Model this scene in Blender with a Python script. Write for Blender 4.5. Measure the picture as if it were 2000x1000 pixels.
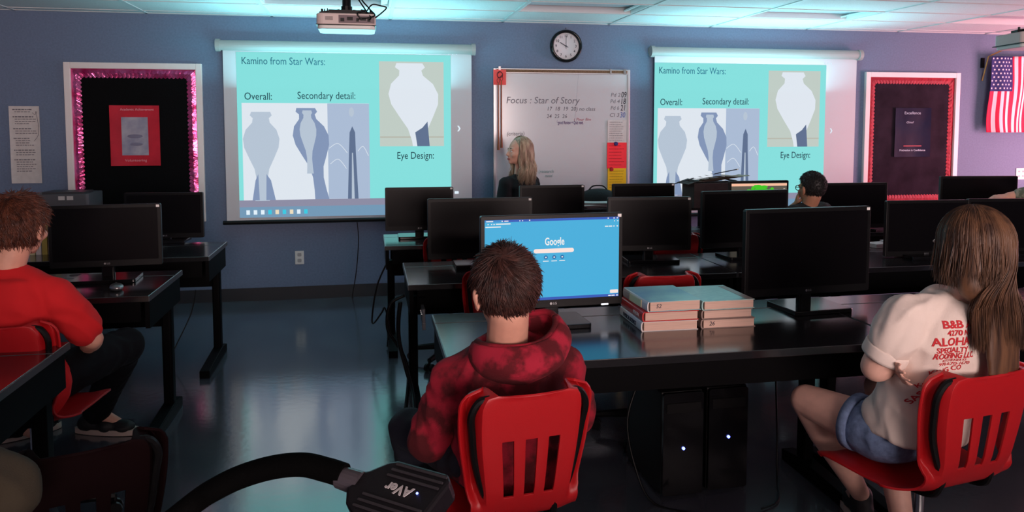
import bpy, bmesh, math, random
import numpy as np
from mathutils import Vector, Matrix, noise
from mathutils.bvhtree import BVHTree
R = math.radians
rng = np.random.default_rng(7)
random.seed(7)
scene = bpy.context.scene
for o in list(bpy.data.objects):
    bpy.data.objects.remove(o)
col = scene.collection

# ---------------------------------------------------------------- camera, world, lights, exposure
cam = bpy.data.cameras.new('camera'); cam.sensor_width = 36; cam.lens = 27.0
cam.shift_y = -0.0761; cam.clip_start = 0.05
co = bpy.data.objects.new('camera', cam); col.objects.link(co)
co.location = (0, 0, 1.52); co.rotation_euler = (R(90 - 4.0), 0, R(-10.5))
scene.camera = co
scene.view_settings.view_transform = 'Standard'; scene.view_settings.look = 'None'
scene.view_settings.gamma = 1; scene.view_settings.use_curve_mapping = False
scene.view_settings.exposure = 0.0
w = bpy.data.worlds.new('world'); scene.world = w; w.use_nodes = True
w.node_tree.nodes['Background'].inputs[0].default_value = (0.6, 0.6, 0.8, 1)
w.node_tree.nodes['Background'].inputs[1].default_value = 0.015

def area(name, loc, rot, sx, sy, power, color, spread=180):
    l = bpy.data.lights.new(name, 'AREA'); l.shape = 'RECTANGLE'; l.size = sx; l.size_y = sy
    l.energy = power; l.color = color; l.spread = R(spread)
    o = bpy.data.objects.new(name, l); col.objects.link(o); o.location = loc; o.rotation_euler = rot
    return o
# lamps added before the screens, aimed up to brighten the ceiling in cyan
area('added_screen_fill_left', (-0.19, 6.35, 1.70), (R(-165), 0, 0), 1.75, 0.8, 34, (0.30, 0.9, 1.0))
area('added_screen_fill_right', (3.47, 6.35, 1.70), (R(-165), 0, 0), 1.7, 0.8, 34, (0.30, 0.9, 1.0))
# unseen area light added at the back of the class and a pinkish lamp at the right-hand side of the room
area('unseen_back_light', (1.5, -5.2, 1.5), (R(90), 0, 0), 3.6, 1.8, 500, (1.0, 0.77, 0.73))
area('right_side_light', (7.8, 4.9, 1.1), (R(90), 0, R(50)), 1.4, 1.4, 165, (1.0, 0.43, 0.53))

# ---------------------------------------------------------------- materials
MATS = {}
def mat(name, c, rough=0.6, metal=0.0, var=0.0, scale=40.0, bump=0.0, bscale=None, spec=0.5, emit=0.0, coat=0.0, c2=None, stretch=None, sheen=0.0):
    if name in MATS: return MATS[name]
    m = bpy.data.materials.new(name); m.use_nodes = True; nt = m.node_tree; N = nt.nodes; L = nt.links
    b = N['Principled BSDF']
    b.inputs['Base Color'].default_value = (*c, 1); b.inputs['Roughness'].default_value = rough
    b.inputs['Metallic'].default_value = metal; b.inputs['Specular IOR Level'].default_value = spec
    if coat: b.inputs['Coat Weight'].default_value = coat
    if sheen: b.inputs['Sheen Weight'].default_value = sheen
    tc = N.new('ShaderNodeTexCoord'); vec = tc.outputs['Object']
    if stretch:
        mp = N.new('ShaderNodeMapping'); mp.inputs['Scale'].default_value = stretch
        L.new(vec, mp.inputs[0]); vec = mp.outputs[0]
    if var or c2:
        n = N.new('ShaderNodeTexNoise'); n.inputs['Scale'].default_value = scale; n.inputs['Detail'].default_value = 5
        L.new(vec, n.inputs['Vector'])
        r = N.new('ShaderNodeValToRGB')
        sharp = 0.44 if 'camo' in name else 0.35; r.color_ramp.elements[0].position = sharp; r.color_ramp.elements[1].position = 1-sharp
        a = c if c2 else tuple(max(0, x*(1-var)) for x in c); d = c2 if c2 else tuple(min(1, x*(1+var)) for x in c)
        r.color_ramp.elements[0].color = (*a, 1); r.color_ramp.elements[1].color = (*d, 1)
        L.new(n.outputs['Fac'], r.inputs[0]); L.new(r.outputs[0], b.inputs['Base Color'])
        if emit: L.new(r.outputs[0], b.inputs['Emission Color'])
    elif emit:
        b.inputs['Emission Color'].default_value = (*c, 1)
    if emit: b.inputs['Emission Strength'].default_value = emit
    if bump:
        n2 = N.new('ShaderNodeTexNoise'); n2.inputs['Scale'].default_value = bscale or scale; n2.inputs['Detail'].default_value = 4
        L.new(vec, n2.inputs['Vector'])
        bp = N.new('ShaderNodeBump'); bp.inputs['Strength'].default_value = bump; bp.inputs['Distance'].default_value = 0.01
        L.new(n2.outputs['Fac'], bp.inputs['Height']); L.new(bp.outputs[0], b.inputs['Normal'])
    MATS[name] = m
    return m
def S(r, g, b):      # sRGB 0-255 to linear
    f = lambda v: (v/255/12.92) if v/255 <= 0.04045 else ((v/255+0.055)/1.055)**2.4
    return (f(r), f(g), f(b))
def glow(name, c, e=1.0, **k):   # a lit screen: black surface that gives off light
    if name in MATS: return MATS[name]
    m = mat(name, (0.0, 0.0, 0.0), 0.5, spec=0.1)
    b = m.node_tree.nodes['Principled BSDF']
    b.inputs['Emission Color'].default_value = (*c, 1); b.inputs['Emission Strength'].default_value = e
    return m

WALL = mat('blue_wall_paint', S(104, 120, 146), 0.75, var=0.06, scale=60, bump=0.15, bscale=220)
CEIL = mat('ceiling_tile_white', (0.66, 0.66, 0.66), 0.9, var=0.06, scale=120, bump=0.3, bscale=300)
GRID = mat('ceiling_grid_metal', (0.6, 0.6, 0.6), 0.5)
FLOOR = mat('vinyl_floor', (0.052, 0.057, 0.076), 0.15, c2=(0.078, 0.083, 0.102), scale=3.0, bump=0.04, bscale=25, spec=1.0)
FLOOR.node_tree.nodes['Principled BSDF'].inputs['IOR'].default_value = 2.25
BLACK = mat('black_plastic', (0.004, 0.004, 0.0045), 0.4, bump=0.05, bscale=400, spec=0.22)
GLOSS = mat('black_gloss', (0.005, 0.005, 0.006), 0.14, spec=0.3)
SCREENOFF = mat('dark_screen', (0.0035, 0.003, 0.004), 0.3, spec=0.12)
DESKTOP = mat('black_laminate', (0.007, 0.007, 0.009), 0.17, var=0.2, scale=200, spec=0.9)
DESKTOP.node_tree.nodes['Principled BSDF'].inputs['IOR'].default_value = 1.85
DESKMETAL = mat('black_powder_steel', (0.0015, 0.0015, 0.002), 0.55, spec=0.06)
EDGE = mat('desk_edge_trim', (0.05, 0.05, 0.055), 0.3)
CHROME = mat('chrome', (0.75, 0.75, 0.76), 0.12, metal=1.0)
STEEL = mat('brushed_steel', (0.35, 0.35, 0.36), 0.35, metal=0.9)
REDP = mat('red_polypropylene', (0.43, 0.006, 0.010), 0.42, bump=0.08, bscale=500)
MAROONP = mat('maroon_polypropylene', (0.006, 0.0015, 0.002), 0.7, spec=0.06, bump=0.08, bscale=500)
WHITEP = mat('white_plastic', (0.68, 0.68, 0.66), 0.4)
PAPER = mat('white_paper', (0.62, 0.58, 0.56), 0.8, var=0.04, scale=30)
INK = mat('dark_ink', (0.03, 0.03, 0.05), 0.7)
STICK = mat('white_sticker', (0.85, 0.83, 0.8), 0.6)
BLUELED = glow('blue_led', (0.15, 0.2, 1.0), 6)
WHITELED = glow('white_led', (0.9, 0.9, 1.0), 1.5)

# ---------------------------------------------------------------- mesh helpers
def link(name, me, m=None, parent=None, loc=None, rot=None):
    o = bpy.data.objects.new(name, me); col.objects.link(o)
    if m is not None and me is not None:
        for mm in (m if isinstance(m, (list, tuple)) else [m]): me.materials.append(mm)
    if parent is not None: o.parent = parent
    if loc is not None: o.location = loc
    if rot is not None: o.rotation_euler = rot
    return o
def tag(o, label=None, cat=None, group=None, kind=None):
    if label: o['label'] = label
    if cat: o['category'] = cat
    if group: o['group'] = group
    if kind: o['kind'] = kind
    return o
def thing(name, label, cat, loc=(0, 0, 0), rz=0, group=None):
    o = bpy.data.objects.new(name, None); col.objects.link(o); o.empty_display_size = 0.05
    o.location = loc; o.rotation_euler = (0, 0, rz)
    return tag(o, label, cat, group)
def copy_tree(o, parent=None):
    c = o.copy(); col.objects.link(c)
    if parent is not None: c.parent = parent
    for ch in list(o.children): copy_tree(ch, c)
    return c

class MB:
    def __init__(s): s.v = []; s.f = []; s.mi = []
    def add(s, v, f, mi=0):
        n = len(s.v); s.v += [tuple(p) for p in v]
        for q in f: s.f.append([i+n for i in q]); s.mi.append(mi)
        return s
    def box(s, c, d, rot=None, mi=0, taper=None):
        hx, hy, hz = d[0]/2, d[1]/2, d[2]/2
        t = taper or 1
        P = [Vector((x*hx*(t if z > 0 else 1), y*hy*(t if z > 0 else 1), z*hz)) for z in (-1, 1) for x, y in ((-1, -1), (1, -1), (1, 1), (-1, 1))]
        if rot is not None: P = [rot @ p for p in P]
        c = Vector(c)
        return s.add([p+c for p in P], [(3, 2, 1, 0), (4, 5, 6, 7), (0, 1, 5, 4), (1, 2, 6, 5), (2, 3, 7, 6), (3, 0, 4, 7)], mi)
    def rbox(s, c, d, r=0.01, rot=None, mi=0, axis='z', seg=4):      # box with rounded corners seen along axis
        a, b, h = {'z': (0, 1, 2), 'y': (0, 2, 1), 'x': (1, 2, 0)}[axis]
        pts = []
        for k, (sx, sy) in enumerate(((1, 1), (-1, 1), (-1, -1), (1, -1))):
            for i in range(seg+1):
                t = (k + i/seg)*math.pi/2
                pts.append((sx*(d[a]/2-r)+r*math.cos(t), sy*(d[b]/2-r)+r*math.sin(t)))
        lo, hi = [], []
        n = len(pts)
        V = []
        for z in (-d[h]/2, d[h]/2):
            for p in pts:
                q = [0, 0, 0]; q[a] = p[0]; q[b] = p[1]; q[h] = z
                q = Vector(q)
                if rot is not None: q = rot @ q
                V.append(q+Vector(c))
        F = [tuple(range(n))[::-1], tuple(range(n, 2*n))] + [(i, (i+1) % n, n+(i+1) % n, n+i) for i in range(n)]
        if axis == 'y': F = [f[::-1] for f in F]
        return s.add(V, F, mi)
    def cone(s, p0, p1, r0, r1, n=12, mi=0):
        p0, p1 = Vector(p0), Vector(p1); q = (p1-p0).to_track_quat('Z', 'Y')
        V = [p0+q @ Vector((r0*math.cos(2*math.pi*i/n), r0*math.sin(2*math.pi*i/n), 0)) for i in range(n)]
        V += [p1+q @ Vector((r1*math.cos(2*math.pi*i/n), r1*math.sin(2*math.pi*i/n), 0)) for i in range(n)]
        return s.add(V, [tuple(range(n))[::-1], tuple(range(n, 2*n))]+[(i, (i+1) % n, n+(i+1) % n, n+i) for i in range(n)], mi)
    def cyl(s, p0, p1, r, n=12, mi=0): return s.cone(p0, p1, r, r, n, mi)
    def tube(s, pts, r, n=8, mi=0, smooth=6):
        pts = spline(pts, smooth) if smooth else [Vector(p) for p in pts]
        rs = r if isinstance(r, (list, tuple)) else [r]*2
        m = len(pts); V = []; up = None
        for i, p in enumerate(pts):
            t = (pts[min(i+1, m-1)]-pts[max(i-1, 0)]).normalized()
            if up is None: up = t.orthogonal().normalized()
            up = (up - t*up.dot(t)).normalized(); bi = t.cross(up)
            k = i/(m-1)*(len(rs)-1); j = min(int(k), len(rs)-2); rr = rs[j]+(rs[j+1]-rs[j])*(k-j)
            for a in range(n):
                th = 2*math.pi*a/n; V.append(p+up*rr*math.cos(th)+bi*rr*math.sin(th))
        F = [tuple(range(n))[::-1], tuple(range((m-1)*n, m*n))]
        for i in range(m-1):
            for a in range(n): F.append((i*n+a, i*n+(a+1) % n, (i+1)*n+(a+1) % n, (i+1)*n+a))
        return s.add(V, F, mi)
    def ell(s, c, r, rot=None, nu=16, nv=10, mi=0):
        V = []; c = Vector(c)
        for j in range(1, nv):
            th = math.pi*j/nv
            for i in range(nu):
                ph = 2*math.pi*i/nu
                p = Vector((r[0]*math.sin(th)*math.cos(ph), r[1]*math.sin(th)*math.sin(ph), r[2]*math.cos(th)))
                V.append(c+(rot @ p if rot is not None else p))
        t = Vector((0, 0, r[2])); b = Vector((0, 0, -r[2]))
        V += [c+(rot @ t if rot is not None else t), c+(rot @ b if rot is not None else b)]
        F = []
        for j in range(nv-2):
            for i in range(nu): F.append((j*nu+i, (j+1)*nu+i, (j+1)*nu+(i+1) % nu, j*nu+(i+1) % nu))
        T = len(V)-2
        for i in range(nu):
            F.append((T, i, (i+1) % nu)); F.append((T+1, (nv-2)*nu+(i+1) % nu, (nv-2)*nu+i))
        return s.add(V, F, mi)
    def prism(s, poly, d, M=None, mi=0):     # polygon in local XY, extruded d along local Z
        n = len(poly); V = [Vector((x, y, 0)) for x, y in poly]+[Vector((x, y, d)) for x, y in poly]
        if M is not None: V = [M @ v for v in V]
        return s.add(V, [tuple(range(n))[::-1], tuple(range(n, 2*n))]+[(i, (i+1) % n, n+(i+1) % n, n+i) for i in range(n)], mi)
    def mesh(s, name, smooth=False):
        me = bpy.data.meshes.new(name); me.from_pydata([tuple(v) for v in s.v], [], s.f)
        me.polygons.foreach_set('material_index', s.mi)
        if smooth: me.polygons.foreach_set('use_smooth', [True]*len(s.f))
        me.update(); return me
    def build(s, name, m, parent=None, loc=None, rot=None, smooth=False, bevel=0.0):
        o = link(name, s.mesh(name, smooth), m, parent, loc, rot)
        if bevel:
            b = o.modifiers.new('bevel', 'BEVEL'); b.width = bevel; b.segments = 2; b.limit_method = 'ANGLE'
        return o
def spline(pts, k=6):
    P = [Vector(p) for p in pts]; out = []
    if len(P) < 3: return P
    for i in range(len(P)-1):
        a, b, c, d = P[max(i-1, 0)], P[i], P[i+1], P[min(i+2, len(P)-1)]
        for j in range(k):
            t = j/k
            out.append(0.5*((2*b)+(c-a)*t+(2*a-5*b+4*c-d)*t*t+(3*b-a-3*c+d)*t*t*t))
    out.append(P[-1]); return out
def evalmesh(o):
    dg = bpy.context.evaluated_depsgraph_get()
    return bpy.data.meshes.new_from_object(o.evaluated_get(dg), depsgraph=dg)
FACE_IN = Matrix(((1, 0, 0), (0, 0, -1), (0, 1, 0)))     # text plane -> upright, read from -Y
TXT = {}
def text_mesh(body, size, bold=0.0, align='LEFT', shear=0.0, ext=0.0006):
    key = (body, size, bold, align, shear, ext)
    if key not in TXT:
        c = bpy.data.curves.new('lettering', 'FONT'); c.body = body; c.size = size; c.offset = bold*size
        c.align_x = align; c.align_y = 'CENTER'; c.extrude = ext; c.shear = shear; c.resolution_u = 3
        o = bpy.data.objects.new('lettering', c); col.objects.link(o)
        TXT[key] = evalmesh(o); bpy.data.objects.remove(o)
        TXT[key].materials.clear()
    return TXT[key].copy()
def text(body, size, loc, m, parent=None, M=FACE_IN, width=None, name='lettering', **k):
    me = text_mesh(body, size, **k)
    if width:
        xs = [v.co.x for v in me.vertices]; f = width/(max(xs)-min(xs))
        me.transform(Matrix.Diagonal((f, 1, 1, 1)))
    me.transform(Matrix.Translation(Vector(loc)) @ M.to_4x4())
    return link(name, me, m, parent)

# ---------------------------------------------------------------- the room
X0, X1, Y0, Y1, CH = -3.7, 8.2, -5.5, 6.85, 2.43
def struct(name, mb, m, parent=None, **k):
    o = mb.build(name, m, parent, **k)
    if parent is None: o['kind'] = 'structure'
    return o
struct('floor', MB().box(((X0+X1)/2, (Y0+Y1)/2, -0.05), (X1-X0+0.2, Y1-Y0+0.2, 0.1)), FLOOR)
struct('wall_front', MB().box(((X0+X1)/2, Y1+0.05, CH/2+0.1), (X1-X0+0.2, 0.1, CH+0.2)), WALL)
struct('wall_back', MB().box(((X0+X1)/2, Y0-0.05, CH/2+0.1), (X1-X0+0.2, 0.1, CH+0.2)), WALL)
struct('wall_left', MB().box((X0-0.05, (Y0+Y1)/2, CH/2+0.1), (0.1, Y1-Y0, CH+0.2)), WALL)
struct('wall_right', MB().box((X1+0.05, (Y0+Y1)/2, CH/2+0.1), (0.1, Y1-Y0, CH+0.2)), WALL)
BASEB = mat('dark_vinyl_baseboard', (0.016, 0.017, 0.022), 0.5)
struct('baseboard_front', MB().box(((X0+X1)/2, Y1-0.006, 0.055), (X1-X0, 0.012, 0.11)), BASEB)
ceil = struct('ceiling', MB().box(((X0+X1)/2, (Y0+Y1)/2, CH+0.16), (X1-X0+0.2, Y1-Y0+0.2, 0.1)), CEIL)
TX, TY = 0.99, 0.51
xs = [1.18+TX*k for k in range(-5, 8)]; ys = [6.70-TY*k for k in range(0, 24)]
g = MB()
for x in xs: g.box((x, (Y0+Y1)/2, CH+0.003), (0.024, Y1-Y0, 0.006)); g.box((x, (Y0+Y1)/2, CH+0.02), (0.004, Y1-Y0, 0.03))
for y in ys: g.box(((X0+X1)/2, y, CH+0.0035), (X1-X0, 0.024, 0.006)); g.box(((X0+X1)/2, y, CH+0.02), (X1-X0, 0.004, 0.03))
g.box(((X0+X1)/2, Y1-0.014, CH+0.003), (X1-X0, 0.028, 0.006)); g.box((X0+0.014, (Y0+Y1)/2, CH+0.003), (0.028, Y1-Y0, 0.006))
g.box((X1-0.014, (Y0+Y1)/2, CH+0.003), (0.028, Y1-Y0, 0.006))
g.build('ceiling_grid', GRID, ceil)
LIGHT_COLS = (-4, -2, 0, 2, 4, 6)     # every other bay holds a troffer
lit = {}
tile_me = {}
ybands = [(6.70, 6.85)]+[(ys[k+1], ys[k]) for k in range(len(ys)-1)]+[(Y0, ys[-1])]
xb = [X0]+xs+[X1]
for j, (a, b) in enumerate(ybands):
    for i in range(len(xb)-1):
        u, v = xb[i], xb[i+1]
        if v-u < 0.06 or b-a < 0.04: continue
        k = i-6
        if k in LIGHT_COLS and j in (2, 8, 14, 20): lit[(k, j)] = (u, v, a, b); continue
        key = (round(v-u, 3), round(b-a, 3))
        if key not in tile_me:
            m = MB().box((0, 0, 0.012), (v-u-0.006, b-a-0.006, 0.012)).mesh('ceiling_tile'); m.materials.append(CEIL); tile_me[key] = m
        o = bpy.data.objects.new('ceiling_tile', tile_me[key]); col.objects.link(o); o.parent = ceil
        o.location = ((u+v)/2, (a+b)/2, CH)
LENS = mat('unlit_diffuser', (0.40, 0.40, 0.44), 0.35, bump=0.3, bscale=180)
REFL = mat('fixture_white', (0.75, 0.75, 0.75), 0.4)
LL = {(-4, 2): 'unlit recessed ceiling light above the left bulletin board', (-2, 2): 'unlit recessed ceiling light behind the left projector',
      (0, 2): 'unlit recessed ceiling light in front of the round clock', (2, 2): 'unlit recessed ceiling light above the right projection screen',
      (4, 2): 'pinkish unlit recessed ceiling light near the flag', (6, 2): 'unlit recessed ceiling light at the far right front corner'}
for (k, j), (u, v, a, b) in lit.items():
    if j != 2: # the further rows back lie above and behind the camera
        MB().box(((u+v)/2, (a+b)/2, CH+0.02), (v-u-0.006, b-a-0.006, 0.012)).build('ceiling_tile', CEIL, ceil); continue
    cx_, cy_ = (u+v)/2, (a+b)/2
    t = thing('ceiling_light', LL[(k, j)], 'ceiling light', (cx_, cy_, CH), 0, 'recessed ceiling lights')
    W_, D_ = v-u-0.01, b-a-0.01
    f = MB()
    for s in (-1, 1):
        f.box((0, s*(D_/2-0.012), 0.03), (W_, 0.024, 0.05)); f.box((s*(W_/2-0.012), 0, 0.03), (0.024, D_-0.048, 0.05))
    f.box((0, 0, 0.085), (W_, D_, 0.01))
    f.build('frame', REFL, t)
    MB().box((0, 0.03, 0.045), (W_-0.05, D_-0.12, 0.008), Matrix.Rotation(R(4), 3, 'X')).build('diffuser', LENS, t)
    MB().box((W_/2-0.06, 0.0, 0.03), (0.05, D_-0.06, 0.012), Matrix.Rotation(R(-14), 3, 'Y')).build('end_reflection', REFL, t)  # pale strip standing in for the bright reflection at one end

# ---------------------------------------------------------------- projection screens
FABRIC = mat('screen_fabric', S(205, 202, 206), 0.85)
ROLLER = mat('roller_housing_white', S(158, 152, 150), 0.45)
CYAN = glow('slide_cyan', S(138, 231, 229), 0.92)
PIC1 = glow('slide_photo_pale', S(226, 234, 243), 0.96)
PIC2 = glow('slide_photo_cream', S(205, 218, 210), 0.85)
PICB = glow('slide_photo_blue', S(178, 196, 222), 0.9)
TONE1 = glow('slide_photo_grey_blue', S(140, 160, 196), 0.85)
TONE2 = glow('slide_photo_light_grey', S(190, 205, 222), 0.9)
TONE3 = glow('slide_photo_slate', S(104, 124, 158), 0.8)
TONE4 = glow('slide_photo_warm_grey', S(196, 198, 186), 0.85)
SINK = mat('slide_lettering_ink', S(40, 78, 92), 0.9, spec=0.1)
TASK = glow('slide_taskbar', S(128, 168, 200), 0.8)
TASKD = glow('slide_player_strip', S(160, 160, 186), 0.75)
ICON = glow('slide_icons', S(225, 240, 250), 1.0)
ICONC = glow('slide_icon_cyan', S(60, 200, 225), 1.0)
ICONY = glow('slide_icon_cream', S(235, 220, 190), 1.0)

def flat(mb, x0, x1, z0, z1, y, t=0.001, mi=0): return mb.box(((x0+x1)/2, y, (z0+z1)/2), (x1-x0, t, z1-z0), mi=mi)
def urn(cx_, ztop, h, w, lean=0.0):      # outline of a plain tall vase, upright in XZ
    prof = [(0, .26), (.04, .30), (.07, .22), (.12, .24), (.2, .42), (.3, .5), (.4, .47), (.52, .34), (.64, .2), (.76, .15), (.9, .17), (1, .2)]
    L_ = [(cx_-w*r+lean*t, ztop-h*t) for t, r in prof]; R_ = [(cx_+w*r+lean*t, ztop-h*t) for t, r in prof]
    return R_+L_[::-1]
XZ = lambda y: Matrix(((1, 0, 0, 0), (0, 0, 1, y), (0, 1, 0, 0), (0, 0, 0, 1)))
def screen(label, xl, xr, ztop, zbot, sx0, sx1, sz0, sz1, arrow):
    y = Y1-0.075
    t = thing('projection_screen', label, 'projection screen', ((xl+xr)/2, y, ztop), 0, 'wall projection screens')
    X = (xl+xr)/2; lx = lambda v: v-X; lz = lambda v: v-ztop
    MB().cyl((lx(xl+0.03), 0, -0.045), (lx(xr-0.03), 0, -0.045), 0.043, 20).build('roller_housing', ROLLER, t, smooth=False)
    for s, xe in ((-1, xl), (1, xr)):
        MB().cyl((lx(xe)-0.0, 0, -0.045), (lx(xe)-s*0.035, 0, -0.045), 0.052, 20).box((lx(xe)-s*0.02, 0.04, -0.03), (0.03, 0.07, 0.05)).build('end_cap', ROLLER, t)
    flat(MB(), lx(xl+0.05), lx(xr-0.03), lz(zbot), -0.06, 0.02, 0.003).build('fabric', FABRIC, t)
    MB().cyl((lx(xl+0.02), 0.018, lz(zbot)-0.012), (lx(xr), 0.018, lz(zbot)-0.012), 0.018, 12).build('bottom_bar', BLACK, t)
    y = 0.017
    W_, H_ = sx1-sx0, sz1-sz0
    U = lambda u: lx(sx0+u*W_); V = lambda v: lz(sz1-v*H_)
    sl = flat(MB(), U(0), U(1), V(0.955), V(0), y).build('projected_slide', CYAN, t)
    flat(MB(), U(0), U(1), V(0.968), V(0.925), y-0.001).build('player_strip', TASKD, sl)
    flat(MB(), U(0), U(1), V(1.035), V(0.968), y-0.001).build('taskbar', TASK, sl)
    ic = MB()
    for i in range(9):
        u = 0.03+i*0.033
        flat(ic, U(u), U(u+0.016), V(1.016), V(0.988), y-0.002, mi=(0, 0, 0, 1, 2, 1, 2, 0, 1)[i])
    ic.build('taskbar_icons', [ICON, ICONC, ICONY], sl)
    # wide picture of three plain pale shapes
    flat(MB(), U(0.02), U(0.605), V(0.925), V(0.315), y-0.002).build('wide_picture', PIC1, sl)
    a = MB(); a.prism(urn(U(0.105), V(0.37), 0.56*H_, 0.165*W_, 0.0), 0.001, XZ(y-0.0045)); a.build('picture_shape', TONE2, sl)
    a = MB(); a.prism([(U(0.06), V(.925)), (U(0.075), V(.80)), (U(0.088), V(.76)), (U(0.092), V(.925))], 0.001, XZ(y-0.0055))
    a.prism([(U(0.122), V(.925)), (U(0.125), V(.76)), (U(0.145), V(.80)), (U(0.165), V(.925))], 0.001, XZ(y-0.0055)); a.build('picture_shape', TONE1, sl)
    a = MB(); a.prism(urn(U(0.31), V(0.345), 0.58*H_, 0.165*W_, 0.07*W_), 0.001, XZ(y-0.0045)); a.build('picture_shape', TONE1, sl)
    a = MB(); a.prism([(px*0.55+U(0.31)*0.45+0.01, pz) for px, pz in urn(U(0.31), V(0.36), 0.40*H_, 0.14*W_, 0.02*W_)], 0.001, XZ(y-0.006)); a.build('picture_shape', TONE2, sl)
    flat(MB(), U(0.41), U(0.605), V(0.924), V(0.316), y-0.0035).build('picture_panel', PICB, sl)
    a = MB(); a.prism([(U(.50), V(.925)), (U(.508), V(.62)), (U(.512), V(.5)), (U(.525), V(.46)), (U(.538), V(.5)), (U(.54), V(.62)), (U(.55), V(.925))], 0.001, XZ(y-0.0055)); a.build('picture_shape', TONE3, sl)
    a = MB(); a.prism([(U(.518), V(.925)), (U(.522), V(.63)), (U(.527), V(.63)), (U(.532), V(.925))], 0.001, XZ(y-0.0065)); a.build('picture_shape', TONE2, sl)
    a = MB(); a.ell((U(0.522), y-0.0045, V(0.37)), (0.012*W_, 0.0012, 0.03*H_)); a.build('picture_shape', TONE2, sl)
    a = MB()
    for zz, u0, u1 in ((.60, .415, .50), (.70, .42, .495), (.62, .55, .60)):
        a.tube([(U(u0), y-0.005, V(zz)), (U((u0+u1)/2), y-0.005, V(zz-.03)), (U(u1), y-0.005, V(zz+.03))], 0.0025, 5)
    a.build('picture_lines', PIC1, sl)['kind'] = 'stuff'
    # tall picture on the right
    flat(MB(), U(0.655), U(0.965), V(0.59), V(0.045), y-0.002).build('tall_picture', PIC2, sl)
    a = MB(); a.prism([(px, max(pz, V(.59))) for px, pz in urn(U(.80), V(.055), .66*H_, .24*W_, .06*W_)], 0.001, XZ(y-0.0045)); a.build('picture_shape', PIC1, sl)
    a = MB(); a.prism([(U(.835), V(.59)), (U(.825), V(.50)), (U(.86), V(.47)), (U(.885), V(.43)), (U(.895), V(.59))], 0.001, XZ(y-0.0055)); a.build('picture_shape', TONE3, sl)
    flat(MB(), U(0.656), U(0.964), V(0.535), V(0.525), y-0.0035).build('picture_line', TONE4, sl)
    for s, u0, u1, v in (('Kamino from Star Wars:', .022, .40, .055), ('Overall:', .032, .155, .275), ('Secondary detail:', .272, .54, .268), ('Eye Design:', .735, .912, .652)):
        text(s, 0.088, (U(u0), y-0.002, V(v)), SINK, sl, width=(u1-u0)*W_)
    text('\u203a', 0.10, (lx(sx1)+0.055, y, V(0.47)), ICON, t, bold=0.02)
    fl = MB(); flat(fl, lx(sx1)+0.03, lx(sx1)+0.065, V(.905), V(.888), y)
    for i in range(3): flat(fl, lx(sx1)-0.02+i*0.035, lx(sx1)-0.012+i*0.035, V(-.005), V(-.018), y)
    fl.build('projected_marks', ICON, t)
    # pull cord loop
    MB().tube([(lx((xl+xr)/2+0.5), 0.0, lz(zbot)-0.03), (lx((xl+xr)/2+0.5)+0.012, 0, lz(zbot)-0.06), (lx((xl+xr)/2+0.5), 0, lz(zbot)-0.03)], 0.003, 5).build('pull_loop', WHITEP, t)
    return t
screen('left white pull-down projection screen showing a cyan slide, beside the whiteboard', -1.245, 0.925, 2.222, 0.70, -1.09, 0.71, 0.775, 2.125, 0)
screen('right white pull-down projection screen showing a cyan slide, beside the navy poster board', 2.55, 4.70, 2.235, 0.68, 2.60, 4.345, 0.76, 2.09, 0)

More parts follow.
